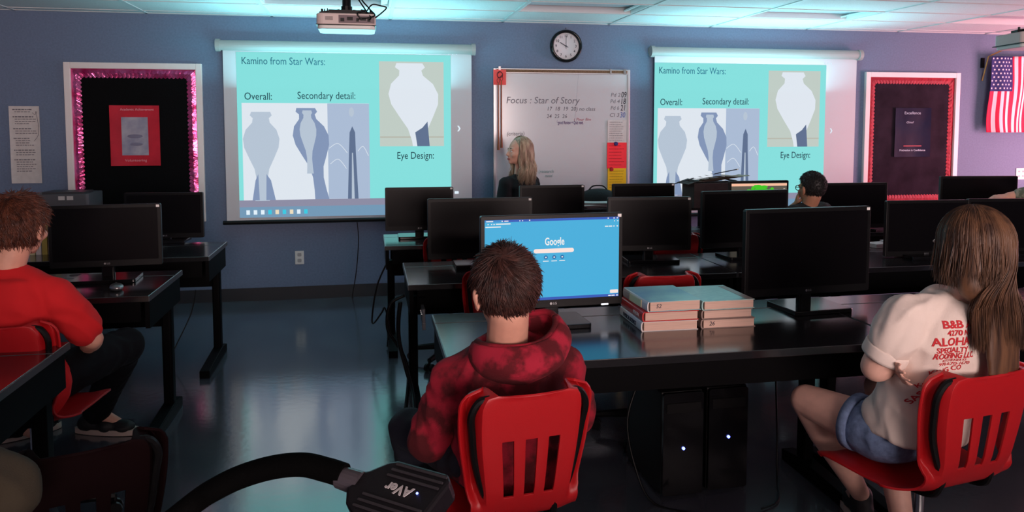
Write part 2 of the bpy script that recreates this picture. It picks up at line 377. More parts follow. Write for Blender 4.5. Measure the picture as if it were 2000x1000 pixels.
# ---------------------------------------------------------------- bulletin boards
FRAME = mat('white_painted_frame', S(235, 225, 222), 0.5)
FOIL = mat('pink_foil_border', S(205, 40, 110), 0.22, metal=0.75, c2=S(235, 120, 180), scale=9, bump=0.9, bscale=14)
REDB = mat('red_paper_border', S(158, 12, 38), 0.6, var=0.15, scale=20)
BFAB = mat('black_backing_fabric', (0.004, 0.004, 0.0045), 0.95, bump=0.2, bscale=300, spec=0.1)
BFAB2 = mat('dark_aubergine_fabric', (0.022, 0.014, 0.022), 0.95, var=0.3, scale=5, bump=0.2, bscale=300, spec=0.1)
def scallop(a, b, n, amp, inward):     # polyline from a to b with round bumps
    a, b = Vector(a), Vector(b); d = b-a; out = []
    for i in range(n):
        for j in range(4):
            t = (i+j/4)/n; out.append(a+d*t+inward*amp*abs(math.sin(math.pi*j/4)))
    return out
def bulletin(label, xl, xr, zt, zb, border, fabric, bw, top2=None):
    y = Y1-0.0
    t = thing('bulletin_board', label, 'bulletin board', ((xl+xr)/2, y, zb), 0, 'framed bulletin boards')
    W_, H_ = xr-xl, zt-zb; fw = 0.05
    for nm, c, d in (('frame_side', (-W_/2+fw/2, -0.018, H_/2), (fw, 0.036, H_)), ('frame_side', (W_/2-fw/2, -0.018, H_/2), (fw, 0.036, H_)),
                     ('frame_rail', (0, -0.018, H_-fw/2), (W_-2*fw, 0.036, fw)), ('frame_rail', (0, -0.018, fw/2), (W_-2*fw, 0.036, fw))):
        MB().box(c, d).build(nm, FRAME, t, bevel=0.004)
    MB().box((0, -0.006, H_/2), (W_-2*fw, 0.012, H_-2*fw)).build('backing', fabric, t)
    x0, x1, z0, z1 = -W_/2+fw, W_/2-fw, fw, H_-fw
    def strip(outer, inner):
        n = len(inner); o0, o1 = Vector(outer[0]), Vector(outer[1]); m = MB(); V = []
        for i in range(n):
            q = o0+(o1-o0)*(i/(n-1)); wob = 0.004+0.005*noise.noise(Vector((i*0.35, zt*7+xl, q.x*3)))
            V.append((q.x, -0.013, q.y)); V.append(((q.x+inner[i].x)/2, -0.017-wob, (q.y+inner[i].y)/2)); V.append((inner[i].x, -0.0135, inner[i].y))
        m.add(V, [(3*i+k, 3*i+k+1, 3*i+k+4, 3*i+k+3) for i in range(n-1) for k in (0, 1)])
        m.build('border_strip', border, t)
    ib = bw
    strip([(x0, z1), (x1, z1)], scallop((x0+ib, z1-ib), (x1-ib, z1-ib), 26, 0.012, Vector((0, -1))))
    strip([(x0, z0), (x1, z0)], scallop((x0+ib, z0+ib), (x1-ib, z0+ib), 26, 0.012, Vector((0, 1))))
    strip([(x0, z0), (x0, z1)], scallop((x0+ib, z0+ib), (x0+ib, z1-ib), 32, 0.012, Vector((1, 0))))
    strip([(x1, z0), (x1, z1)], scallop((x1-ib, z0+ib), (x1-ib, z1-ib), 32, 0.012, Vector((-1, 0))))
    return t
bulletin('white framed bulletin board with black fabric and shiny pink foil border', -2.43, -1.37, 2.024, 0.70, FOIL, BFAB, 0.065)
bulletin('white framed bulletin board with dark fabric and matte red border, right of the screens', 4.795, 5.85, 2.034, 0.70, REDB, BFAB2, 0.055)
PRED = mat('glossy_red_poster', S(196, 36, 52), 0.16, var=0.12, scale=6, bump=0.25, bscale=7)
PGREY = mat('poster_photo_grey', S(176, 170, 180), 0.2, c2=S(140, 138, 158), scale=9, bump=0.2, bscale=7)
PNAVY = mat('glossy_navy_poster', (0.006, 0.013, 0.036), 0.35, c2=(0.015, 0.012, 0.03), scale=4, bump=0.2, bscale=6, spec=0.04)
PINKINK = mat('pale_pink_print', S(225, 150, 160), 0.5)
REDINK = mat('red_print', S(190, 40, 50), 0.5)
PALEINK = mat('pale_print', S(170, 185, 200), 0.5)
def sheet(mb, W_, H_, y, bend=0.004, n=8):       # slightly buckled sheet standing in XZ, facing -Y, origin centre
    V = []
    for j in range(n+1):
        for i in range(n+1):
            u, v = i/n-.5, j/n-.5
            V.append((u*W_, y+bend*(noise.noise(Vector((u*3+W_*9, v*3, H_*7)))-0.5)-bend*1.6*(2*u)**4, v*H_))
    F = [(j*(n+1)+i, j*(n+1)+i+1, (j+1)*(n+1)+i+1, (j+1)*(n+1)+i) for j in range(n) for i in range(n)]
    return mb.add(V, F)
t = thing('poster', 'glossy red poster with grey photo pinned to the pink bordered board', 'poster', (-1.905, Y1-0.022, 1.427), R(0))
sheet(MB(), 0.385, 0.498, 0).build('sheet', PRED, t, smooth=True)
ph = sheet(MB(), 0.205, 0.315, -0.004, 0.001).build('photo', PGREY, t, loc=(0.0, -0.005, -0.005), smooth=True)
MB().ell((0.01, -0.0105, -0.07), (0.05, 0.001, 0.014)).ell((0.0, -0.0105, -0.005), (0.06, 0.001, 0.016)).build('photo_shading', mat('photo_mid_grey', S(120, 116, 138), 0.4), t)
text('Academic Achievement', 0.03, (0.02, -0.008, 0.215), PINKINK, t, align='CENTER', width=0.26)
text('Volunteering', 0.03, (0.0, -0.008, -0.205), PINKINK, t, align='CENTER', width=0.17)
t = thing('poster', 'glossy navy poster with small pale lettering on the red bordered board', 'poster', (5.333, Y1-0.022, 1.44), 0)
sheet(MB(), 0.40, 0.488, 0).build('sheet', PNAVY, t, smooth=True)
text('Excellence', 0.04, (-0.01, -0.008, 0.192), PALEINK, t, align='CENTER', width=0.18)
text('Goal', 0.03, (-0.04, -0.008, 0.10), PALEINK, t, align='CENTER', width=0.08, shear=0.3)
MB().box((0.0, -0.008, -0.135), (0.2, 0.001, 0.008)).build('red_line_print', REDINK, t)
text('Motivation is Confidence', 0.028, (0.0, -0.008, -0.178), PALEINK, t, align='CENTER', width=0.29, bold=0.01)
PINM = mat('push_pin', (0.7, 0.65, 0.66), 0.3)
# ---------------------------------------------------------------- long paper notice on the left
t = thing('paper_notice', 'long creased white paper notice taped to the wall, left of the pink board', 'notice', (-2.74, Y1-0.006, 1.355), 0)
sheet(MB(), 0.225, 0.625, 0, 0.004).build('sheet', PAPER, t, smooth=True)
pr = MB(); rr = random.Random(3)
z = 0.285
for blk in (2, 4, 3, 4, 3, 6):
    for i in range(blk):
        x = -0.085 if i == 0 else -0.07
        end = rr.uniform(0.02, 0.09)
        while x < end:
            wl = rr.uniform(0.008, 0.026); pr.box((x+wl/2, -0.0085, z), (wl, 0.0006, 0.0055 if i else 0.008)); x += wl+0.005
        z -= 0.0185
    z -= 0.022
pr.build('printed_lines', mat('grey_print', (0.16, 0.15, 0.17), 0.8), t)['kind'] = 'stuff'
MB().tube([(0.085, -0.009, 0.27), (0.10, -0.009, 0.18), (0.098, -0.009, 0.08), (0.065, -0.009, 0.03)], 0.0012, 5).tube([(0.06, -0.009, 0.26), (0.08, -0.009, 0.245), (0.095, -0.009, 0.27)], 0.0012, 5).build('pen_line', INK, t)
# ---------------------------------------------------------------- whiteboard
WB = mat('whiteboard_enamel', S(205, 203, 206), 0.16, spec=0.6)
ALU = mat('aluminium_trim', S(190, 188, 190), 0.35, metal=0.6)
CORK = mat('cork_strip', S(118, 88, 66), 0.9, var=0.3, scale=200)
xl, xr, zt, zb = 1.095, 2.375, 2.022, 0.86
t = thing('whiteboard', 'wall whiteboard with faint handwriting between the two projection screens', 'whiteboard', ((xl+xr)/2, Y1, zb))
W_, H_ = xr-xl, zt-zb
MB().box((0, -0.01, H_/2), (W_-0.04, 0.02, H_-0.04)).build('panel', WB, t)
for s in (-1, 1): MB().box((s*(W_/2-0.012), -0.014, H_/2), (0.024, 0.028, H_)).build('frame_side', ALU, t, bevel=0.003)
MB().box((0, -0.014, 0.012), (W_-0.048, 0.028, 0.024)).build('frame_rail', ALU, t, bevel=0.003)
MB().box((0, -0.045, 0.0), (W_-0.06, 0.08, 0.012)).build('pen_tray', ALU, t)
mr = MB().box((0, -0.014, H_-0.022), (W_-0.048, 0.03, 0.044)).build('map_rail', ALU, t, bevel=0.003)
MB().box((0.0, -0.03, H_-0.022), (W_-0.06, 0.004, 0.026)).build('cork_strip', CORK, t)
hk = MB(); hk.box((-W_/2+0.055, -0.034, H_-0.01), (0.02, 0.012, 0.05)); hk.build('map_hook', STEEL, t)
for x_ in (W_/2-0.06, W_/2-0.19, W_/2-0.05): MB().box((x_, -0.034, H_-0.02), (0.014, 0.01, 0.045)).build('map_hook', STEEL, t)
GI = mat('faded_marker_grey', S(120, 116, 124), 0.7); BI = mat('dark_marker', S(52, 50, 60), 0.7); PI_ = mat('purple_marker', S(92, 62, 120), 0.7); RI = mat('red_marker', S(178, 90, 110), 0.7); BLI = mat('blue_marker', S(90, 110, 170), 0.7); TI = mat('teal_marker', S(110, 150, 150), 0.7)
wx = lambda px: px-(xl+xr)/2
def hand(s, size, x, z_, m, width, bold=0.0): text(s, size, (x-(xl+xr)/2, -0.0212, z_-zb), m, t, width=width, shear=0.15, bold=bold, name='handwriting', ext=0.0004)['kind'] = 'stuff'
hand('Focus : Star of Story', 0.085, 1.21, 1.735, GI, 0.68)
hand('17  18  19  20) no class', 0.05, 1.585, 1.66, GI, 0.45, 0.004); hand('24  25  26', 0.05, 1.585, 1.592, GI, 0.19, 0.004)
hand('( Pixar film', 0.034, 1.84, 1.565, RI, 0.16); hand('\u2514good Review + Quiz next.', 0.044, 1.67, 1.535, PI_, 0.36, 0.01)
hand('Pd 2', 0.05, 2.19, 1.79, GI, 0.09); hand('09', 0.075, 2.29, 1.79, BI, 0.05, 0.008)
hand('Pd 4', 0.05, 2.185, 1.73, GI, 0.09); hand('18', 0.075, 2.283, 1.73, BI, 0.045, 0.008)
hand('Pd 6', 0.05, 2.19, 1.67, GI, 0.08); hand('21', 0.075, 2.285, 1.67, BI, 0.045, 0.008)
hand('Cl 3', 0.05, 2.18, 1.605, GI, 0.09); hand('30', 0.07, 2.28, 1.605, BLI, 0.05, 0.008)
hand('(criteria)', 0.05, 1.215, 1.435, GI, 0.16, 0.004); hand('line', 0.04, 1.38, 1.36, GI, 0.06)
hand('(research', 0.045, 1.51, 1.09, TI, 0.14); hand('mood', 0.04, 1.57, 1.05, TI, 0.07)
PY_ = Y1-0.0225
def note(label, xa, xb_, za, zc, m, cat='note', y=PY_, lines=6, lm=None):
    t = thing('paper_note', label, cat, ((xa+xb_)/2, y, (za+zc)/2))
    sheet(MB(), xb_-xa, zc-za, -0.001, 0.002).build('sheet', m, t, smooth=True)
    p = MB(); r2 = random.Random(lines+int(za*100)); h = zc-za
    for i in range(lines):
        zz = h/2-h*(i+1)/(lines+1.2); x = -(xb_-xa)*0.4
        while x < (xb_-xa)*r2.uniform(0.2, 0.36):
            wl = r2.uniform(0.006, 0.018); p.box((x+wl/2, -0.0055, zz), (wl, 0.0006, 0.004)); x += wl+0.004
    p.build('printed_lines', lm or mat('grey_print', (0.16, 0.15, 0.17), 0.8), t)['kind'] = 'stuff'
    return t
note('white printed sheet at the top of the note column on the whiteboard', *(2.162, 6.830, 1.322)[::2][:1], *(2.345, 6.830, 1.321)[::2][:1], 1.35, 1.56, PAPER, lines=9)
note('bright red printed sheet held on the whiteboard by a blue magnet', *(2.157, 6.830, 1.322)[::2][:1], *(2.345, 6.830, 1.321)[::2][:1], 1.11, 1.352, mat('red_paper', S(255, 50, 62), 0.8), y=PY_-0.007, lines=7, lm=mat('dark_red_print', S(150, 20, 30), 0.8))
note('yellow printed sheet hanging below the red one on the whiteboard', *(2.162, 6.830, 1.322)[::2][:1], *(2.340, 6.830, 1.321)[::2][:1], 0.88, 1.114, mat('yellow_paper', S(236, 190, 16), 0.8), y=PY_-0.014, lines=8, lm=mat('olive_print', S(140, 110, 20), 0.8))
for nm, x_, z_, m_, lb in (('round_magnet', *(2.241, 6.800, 1.341)[::2], mat('blue_magnet', S(36, 30, 110), 0.3), 'round dark blue magnet on the whiteboard above the red sheet'), ('round_magnet', *(2.199, 6.800, 1.105)[::2], mat('red_magnet', S(170, 16, 26), 0.3), 'round red magnet on the whiteboard above the yellow sheet')):
    tag(MB().cone((0, 0, 0), (0, -0.02, 0), 0.021, 0.017, 20).build(nm, m_, None, (x_, Y1-0.031, z_), bevel=0.003), lb, 'magnet')
t = thing('paper_note', 'salmon pink square note behind the map hook at top left of whiteboard', 'note', (1.15, Y1-0.036, 1.94))
sheet(MB(), 0.115, 0.135, -0.004, 0.003).build('sheet', mat('salmon_paper', S(250, 88, 84), 0.8), t, smooth=True)
MB().tube([(-0.02, -0.011, 0.04), (0.0, -0.011, 0.05), (0.022, -0.011, 0.035), (0.02, -0.011, 0.005), (-0.015, -0.011, 0.0), (-0.022, -0.011, 0.03), (-0.005, -0.011, 0.04)], 0.004, 6).build('scribble', mat('maroon_marker', S(90, 20, 30), 0.7), t)
WOOD = mat('orange_wood', S(160, 84, 50), 0.5)
for i, (x_, z0) in enumerate(((1.137, 1.29), (1.165, 1.31))):
    t = thing('wooden_pointer', ['left slim wooden pointer hanging by its loop on the whiteboard edge', 'right slim wooden pointer hanging by its loop on the whiteboard edge'][i], 'pointer', (x_, Y1-0.05, z0), 0, 'pointers hanging on the whiteboard')
    MB().cone((0, 0, 0.1), (0, 0, 0.60), 0.006, 0.005, 8).build('shaft', WOOD, t)
    MB().cone((0, 0, 0.0), (0, 0, 0.12), 0.013, 0.007, 10).build('grip', WOOD, t)
    MB().tube([(0, 0, 0.59), (-0.012, 0, 0.62), (0, 0, 0.645), (0.012, 0, 0.62), (0, 0, 0.59)], 0.0018, 5).build('loop', BLACK, t)
# ---------------------------------------------------------------- wall clock
t = thing('wall_clock', 'round black rimmed wall clock reading ten above the whiteboard', 'clock', (1.764, Y1, 2.228))
rim = MB(); prof = [(0.118, -0.01), (0.122, -0.05), (0.132, -0.058), (0.144, -0.05), (0.147, -0.03), (0.147, 0.0), (0.118, 0.0)]
n = 48; V = [(r*math.cos(2*math.pi*i/n), y, r*math.sin(2*math.pi*i/n)) for i in range(n) for r, y in prof]; k = len(prof)
rim.add(V, [(i*k+j, i*k+(j+1) % k, ((i+1) % n)*k+(j+1) % k, ((i+1) % n)*k+j) for i in range(n) for j in range(k)])
rim.build('rim', GLOSS, t, smooth=True)
MB().cyl((0, -0.001, 0), (0, -0.02, 0), 0.121, 48).build('face', mat('clock_face', S(220, 212, 216), 0.35), t)
for h in range(1, 13):
    a = R(90-30*h); text(str(h), 0.034, (0.092*math.cos(a), -0.0208, 0.092*math.sin(a)), INK, t, align='CENTER', name='numeral', bold=0.008)
tk = MB()
for i in range(60):
    a = R(6*i); tk.box((0.112*math.cos(a), -0.0205, 0.112*math.sin(a)), (0.008, 0.001, 0.0012), Matrix.Rotation(-a, 3, 'Y'))
tk.build('minute_marks', INK, t)
for nm, ang, ln, wd in (('hour_hand', 150, 0.068, 0.006), ('minute_hand', 90, 0.098, 0.004), ('second_hand', 91, 0.09, 0.0015)):
    MB().box((ln/2-0.012, -0.026 - ln*0.02, 0), (ln+0.02, 0.0015, wd), None).build(nm, INK, t, rot=(0, R(-ang), 0))
MB().cyl((0, -0.02, 0), (0, -0.032, 0), 0.006, 12).build('hub', INK, t)
MB().cyl((0, 0.0, 0.16), (0, -0.03, 0.165), 0.003, 8).build('hanging_nail', STEEL, t)
# ---------------------------------------------------------------- flag
STR_R = mat('flag_red', S(214, 28, 70), 0.8); STR_W = mat('flag_white', S(238, 222, 228), 0.8); NAVY = mat('flag_navy', S(38, 40, 104), 0.8)
t = thing('flag', 'red and white striped flag with navy star field hanging from a short pole', 'flag', (6.13, Y1-0.12, 2.2))
FW, FH = 0.82, 0.76
wave = lambda x, z: 0.022*math.sin(x*16+z*2.2)*(0.35+abs(z)) + 0.012*math.sin(x*31+1)
ncol, nrow = 52, 24
V = [(FW*i/ncol + 0.02*math.sin(j*0.25)*(j/nrow), wave(FW*i/ncol, FH*j/nrow), -FH*j/nrow) for j in range(nrow+1) for i in range(ncol+1)]
fl = MB()
for j in range(nrow):
    for i in range(ncol):
        canton = i < 28*0.555+0 and j < nrow*0.45
        fl.f.append([j*(ncol+1)+i, (j+1)*(ncol+1)+i, (j+1)*(ncol+1)+i+1, j*(ncol+1)+i+1]); fl.mi.append(2 if canton and i < 15 else (0 if (i//2.15) % 2 < 1 else 1))
fl.v = V
fo = fl.build('cloth', [STR_R, STR_W, NAVY], t, smooth=True)
so = fo.modifiers.new('solid', 'SOLIDIFY'); so.thickness = 0.002
st = MB()
for rI in range(9):
    for cI in range(6 if rI % 2 == 0 else 5):
        zz = -0.022-rI*0.037; xx = 0.022+(cI+(0.5 if rI % 2 else 0))*0.039
        P = []
        for k in range(10):
            rr_ = 0.0125 if k % 2 == 0 else 0.0052; a = math.pi/2+k*math.pi/5
            px, pz = xx+rr_*math.cos(a), zz+rr_*math.sin(a); P.append((px, wave(px, -pz)-0.0035, pz))
        st.add(P, [tuple(range(10))[::-1]])
st.build('stars', STR_W, t)
MB().tube([(-0.02, 0.10, -0.24), (-0.005, 0.05, 0.0), (0.0, 0.02, 0.01), (0.24, -0.28, 0.19)], [0.007, 0.007], 8, smooth=0).build('pole', mat('brass', S(190, 150, 90), 0.3, metal=0.8), t)
MB().box((-0.02, 0.105, -0.06), (0.03, 0.02, 0.10)).build('wall_bracket', BLACK, t)
# ---------------------------------------------------------------- outlets and wall plate
def outlet(label, x, z_, name='wall_outlet'):
    t = thing(name, label, 'outlet', (x, Y1, z_))
    MB().box((0, -0.004, 0), (0.075, 0.008, 0.118)).build('plate', WHITEP, t, bevel=0.003)
    for s in (-1, 1):
        MB().rbox((0, -0.009, s*0.026), (0.034, 0.004, 0.03), 0.008, axis='y').build('socket', mat('outlet_grey', (0.35, 0.35, 0.35), 0.5), t)
outlet('white wall outlet near the floor below the left projection screen', -0.612, 0.364)
t = thing('wall_plate', 'white double jack plate on the pink lit wall below the flag', 'wall plate', (6.63, Y1, 1.01))
MB().box((0, -0.004, 0), (0.12, 0.008, 0.12)).build('plate', WHITEP, t, bevel=0.003)
for s in (-1, 1):
    for q in (-1, 1): MB().rbox((s*0.024, -0.009, q*0.024), (0.018, 0.004, 0.016), 0.004, axis='y').build('jack', mat('outlet_grey', (0.35, 0.35, 0.35), 0.5), t)

# ---------------------------------------------------------------- computer desks
DH = 0.74
def desk(label, x0, x1, yf, yb, strip=0.145, left_leg=True, grommets=(0.3, 0.7)):
    W_, D_ = x1-x0, yb-yf
    t = thing('computer_desk', label, 'desk', ((x0+x1)/2, (yf+yb)/2, 0), 0, 'black computer desks')
    ys_ = D_/2-strip
    MB().box((0, (-D_/2+ys_-0.004)/2, DH-0.014), (W_, D_-strip-0.004, 0.028)).build('desktop', DESKTOP, t, bevel=0.002)
    MB().box((0, (ys_+D_/2+0.004)/2, DH-0.014), (W_, strip-0.004, 0.028)).build('cable_lid', DESKTOP, t, bevel=0.002)
    for s in (-1, 1):
        MB().box((s*(W_/2+0.0015), 0, DH-0.014), (0.004, D_, 0.024)).build('edge_trim', EDGE, t)
        x = s*(W_/2-0.045)
        MB().box((x+s*0.03, 0.0, DH-0.028-0.065), (0.02, D_-0.06, 0.13)).build('end_panel', DESKMETAL, t)
        lg = MB().rbox((x, D_/2-0.14, (DH-0.16+0.07)/2), (0.05, 0.065, DH-0.16-0.07), 0.012)
        l = lg.build('leg', DESKMETAL, t)
        ft = MB(); q = 0.07
        ft.add([(x-0.03, -D_/2+0.02, 0.0), (x+0.03, -D_/2+0.02, 0.0), (x+0.03, D_/2, 0.0), (x-0.03, D_/2, 0.0), (x-0.03, -D_/2+0.02, 0.045), (x+0.03, -D_/2+0.02, 0.045), (x+0.03, D_/2-0.14, q), (x-0.03, D_/2-0.14, q), (x+0.03, D_/2, 0.05), (x-0.03, D_/2, 0.05)],
               [(3, 2, 1, 0), (0, 1, 5, 4), (4, 5, 6, 7), (7, 6, 8, 9), (9, 8, 2, 3), (1, 2, 8, 6, 5), (0, 4, 7, 9, 3)])
        ft.build('foot', DESKMETAL, t, bevel=0.004)
    MB().box((0, -D_/2+0.045, DH-0.028-0.05), (W_-0.09, 0.018, 0.10)).build('front_apron', DESKMETAL, t)
    MB().box((0, D_/2-0.05, DH-0.028-0.13), (W_-0.09, 0.018, 0.26)).build('modesty_panel', DESKMETAL, t)
    for g_ in grommets:
        MB().cyl((-W_/2+W_*g_, D_/2-0.05, DH), (-W_/2+W_*g_, D_/2-0.05, DH+0.0015), 0.026, 16).build('grommet', BLACK, t)
    return t
desk('black desk in the boy in the hoodie\'s row, carrying the lit blue screen', 0.245, 1.90, 2.41, 3.12)
desk('black desk in front of the girl in the white shirt', 1.912, 3.57, 2.41, 3.12)
desk('black desk in the second centre row, nearest the aisle, with a keyboard tray bracket', 0.178, 1.895, 3.72, 4.34)
desk('black desk in the second centre row, right of the seam between two desks', 1.905, 3.56, 3.72, 4.34)
desk('black desk at the far right end of the second row, mostly hidden', 3.57, 5.2, 3.72, 4.34)
desk('black desk in the row nearest the screens, at the aisle, below the left projection screen', 0.09, 1.80, 4.95, 5.49)
desk('black desk in the row nearest the screens, below the right projection screen', 1.81, 3.5, 4.95, 5.49)
desk('black desk in the row nearest the screens, below the red bordered board', 3.51, 5.25, 4.95, 5.49)
desk('black desk on the left with a dark monitor, beside the person in the red shirt', -2.7, -1.0, 3.70, 4.335)
desk('black desk on the far left, below the pink bordered board', -2.65, -0.945, 4.75, 5.345)
desk('black desk cut off at the left edge, nearest the camera', -2.75, -1.072, 2.27, 2.96)
# slide-out keyboard bracket on the second row, cables at the aisle
t = thing('keyboard_bracket', 'metal keyboard slide bracket under the aisle end of the second row desk', 'bracket', (0.215, 3.735, 0.60))
MB().box((0.03, -0.02, 0.0), (0.012, 0.16, 0.075)).box((0.03, -0.085, -0.045), (0.014, 0.05, 0.03)).build('plate', STEEL, t)
for i in range(3): MB().cyl((0.022, -0.085+i*0.04, 0.01-i*0.0), (0.018, -0.085+i*0.04, 0.01), 0.007, 10).build('screw', CHROME, t)
MB().box((0.03, 0.03, 0.055), (0.03, 0.06, 0.035)).build('hanger', DESKMETAL, t)
def cable(label, pts, r=0.007):
    return tag(MB().tube(pts, r, 6).build('cable', BLACK, None, smooth=True), label, 'cable')
cable('black cable loop hanging to the floor beside the aisle end of the front row', [(0.120, 5.200, 0.617), (0.036, 5.200, 0.427), (0.002, 5.200, 0.183), (0.064, 5.200, 0.244), (0.089, 5.200, 0.278), (0.115, 5.200, 0.142), (0.10, 5.2, 0.012)], 0.006)
cable('thick black cable curving down from the second row desk to the floor', [(0.178, 4.200, 0.583), (0.100, 4.200, 0.535), (0.084, 4.200, 0.408), (0.133, 4.200, 0.314), (0.175, 4.200, 0.231), (0.191, 4.100, 0.148), (0.16, 3.9, 0.012)], 0.010)
cable('black cable bundle running from the second row down to the floor behind the boy', [(0.153, 4.150, 0.559), (0.141, 4.150, 0.446), (0.146, 4.150, 0.333), (0.178, 4.100, 0.205), (0.207, 4.000, 0.097), (0.2, 3.6, 0.012)], 0.012)
cable('thin black cord hanging on the blue wall under the left projection screen', [(-0.118, 6.835, 0.691), (-0.107, 6.835, 0.500), (-0.129, 6.835, 0.228), (-0.172, 6.835, -0.022), (-0.16, 6.80, 0.006)], 0.004)
cable('thin grey cord hanging below the far left desk', [(-1.12, 5.2, 0.45), (-1.15, 5.2, 0.30), (-1.24, 5.15, 0.10), (-1.28, 5.1, 0.008)], 0.004)
cable('thin dark cord looping below the black towers under the table', [(1.09, 2.98, 0.46), (1.03, 2.95, 0.30), (1.05, 2.9, 0.12), (1.10, 2.82, 0.008), (1.25, 2.7, 0.008)], 0.005)
cable('thin dark cord trailing on the floor below the right monitor', [(1.72, 3.0, 0.42), (1.72, 2.98, 0.2), (1.68, 2.9, 0.02), (1.6, 2.75, 0.008), (1.5, 2.7, 0.008)], 0.004)

# ---------------------------------------------------------------- monitors
def monitor(label, x, y, w_=0.5, h_=0.31, zb=0.80, rz=0.0, sticker=True, lit=None, base=(0.30, 0.19), logo=True, face=1):
    t = thing('monitor', label, 'monitor', (x, y, DH), rz, 'monitors on the desks')
    z0 = zb-DH; zc = z0+h_/2
    MB().rbox((0, -0.02, 0.009), (base[0], base[1], 0.018), 0.012).build('stand_base', GLOSS, t, bevel=0.003)
    MB().rbox((0, 0.02, (z0+0.12)/2+0.004), (0.06, 0.03, z0+0.11), 0.01).box((0, 0.012, z0*0.5+0.01), (0.045, 0.03, z0)).build('stand_neck', GLOSS, t)
    b = MB(); b.rbox((0, 0.0, zc), (w_, 0.026, h_), 0.008, axis='y'); b.rbox((0, 0.022, zc-0.01), (w_*0.72, 0.026, h_*0.72), 0.03, axis='y')
    hs = b.build('housing', BLACK, t, bevel=0.002)
    bz = 0.016
    if face > 0:
        lo = z0+0.032; hi = z0+h_-bz
        sc = MB().box((0, -0.0128, (lo+hi)/2), (w_-2*bz, 0.002, hi-lo)).build('screen', lit or SCREENOFF, t)
        if logo:
            MB().rbox((-0.008, -0.0135, z0+0.016), (0.010, 0.001, 0.010), 0.0049, axis='y').build('logo_disc', STEEL, hs)
            text('LG', 0.013, (0.0, -0.0135, z0+0.016), STEEL, hs, bold=0.01)
        if sticker: MB().box((w_/2-0.014, -0.0135, z0+h_-0.011), (0.015, 0.001, 0.012)).build('sticker', STICK, hs)
        return t, sc, z0, lo, hi
    return t, None, z0, 0, 0
ML = lambda *a, **k: monitor(*a, **k)
ML('dark monitor right of the person in the red shirt, on the left desk', -1.304, 4.13, 0.515, 0.312, 0.808, R(4))
ML('dark monitor on the far left desk, in front of the pink bordered board', -1.352, 5.44, 0.50, 0.305, 0.762, R(-3), sticker=False)
ML('dark monitor directly below the right corner of the left projection screen', 0.335, 5.33, 0.47, 0.30, 0.786, 0)
ML('dark monitor behind and left of the lit blue screen', 0.60, 4.20, 0.585, 0.335, 0.778, 0)
ML('dark monitor below the blonde woman, in front of the whiteboard', 1.24, 5.17, 0.465, 0.30, 0.80, R(2))
mt = ML('lit monitor with a bright blue browser page, in front of the boy in the hoodie', 0.70, 2.91, 0.578, 0.368, 0.802, R(3), lit=glow('browser_blue', S(74, 178, 224), 0.95), base=(0.25, 0.2))
ML('dark monitor below the yellow sheet, in front of the whiteboard edge', 1.88, 5.10, 0.455, 0.30, 0.808, 0)
ML('dark monitor behind the stacks of books, on the second row', 1.575, 4.17, 0.49, 0.31, 0.795, R(-5))
ML('dark monitor in the second row, just in front of the lit game screen', 2.17, 4.18, 0.56, 0.335, 0.797, R(3), sticker=False)
gm = ML('lit monitor showing a colourful green and orange picture, left of the boy with glasses', 2.745, 5.09, 0.46, 0.32, 0.797, 0, sticker=False)
ML('large dark monitor on the near table, right of the books', 1.825, 2.955, 0.605, 0.368, 0.800, R(4), base=(0.27, 0.22))
ML('black monitor in front of the red bordered board', 3.47, 4.93+0.15, 0.575, 0.335, 0.757, R(-3), sticker=False)
ML('black monitor at the right below the wall plate, beside the camouflage sleeve', 4.53, 5.06, 0.60, 0.365, 0.765, R(-8), sticker=False)
ML('black monitor directly behind the long haired girl, its left half showing', 3.22, 3.98, 0.52, 0.33, 0.745, R(-3), sticker=False)
ML('black monitor behind the long haired girl, at the right edge', 3.78, 3.98, 0.53, 0.33, 0.745, R(-6), sticker=False)
# browser page on the lit monitor
t, sc, z0, lo, hi = mt
WHITE = glow('page_white', S(240, 238, 236), 1.0); DKB = glow('browser_bar_blue', S(62, 100, 196), 0.85); MIDB = glow('browser_tab_blue', S(70, 150, 215), 0.9); PINKW = glow('search_bar_fill', S(250, 228, 222), 1.0); RINGB = glow('shortcut_blue', S(50, 120, 180), 0.9)
wS = 0.578-0.032; hS = hi-lo; yS = -0.0142
U = lambda u: -wS/2+u*wS; V = lambda v: hi-v*hS
flat(MB(), U(0), U(1), V(.028), V(0), yS).build('tab_strip', DKB, sc); flat(MB(), U(0), U(.13), V(.028), V(.002), yS-.0006).build('active_tab', MIDB, sc)
flat(MB(), U(0), U(1), V(1), V(.968), yS).build('taskbar', DKB, sc)
ic = MB()
for u0, u1, v in ((.01, .06, .014), (.12, .13, .014), (.14, .17, .014), (.25, .256, .014), (.27, .276, .014), (.32, .328, .012), (.02, .028, .05), (.045, .053, .05), (.062, .072, .05), (.08, .185, .048), (.005, .06, .082), (.05, .115, .082), (.91, .92, .014), (.955, .965, .014), (.98, .99, .014), (.96, .965, .05), (.985, .992, .05), (.89, .915, .115), (.92, .945, .115), (.955, .963, .115), (.98, .99, .115), (.92, .94, .985), (.945, .97, .985), (.98, .995, .985)):
    flat(ic, U(u0), U(u1), V(v+.007), V(v-.005), yS-.001)
ic.build('browser_icons', WHITE, sc)['kind'] = 'stuff'
text('Google', 0.042, (U(.51), yS-.0005, V(.285)), WHITE, sc, align='CENTER', width=wS*.145, bold=0.018, ext=0.0003)
MB().rbox((U(.505), yS, V(.395)), (wS*.30, 0.001, hS*.052), hS*.025, axis='y').build('search_bar', PINKW, sc)
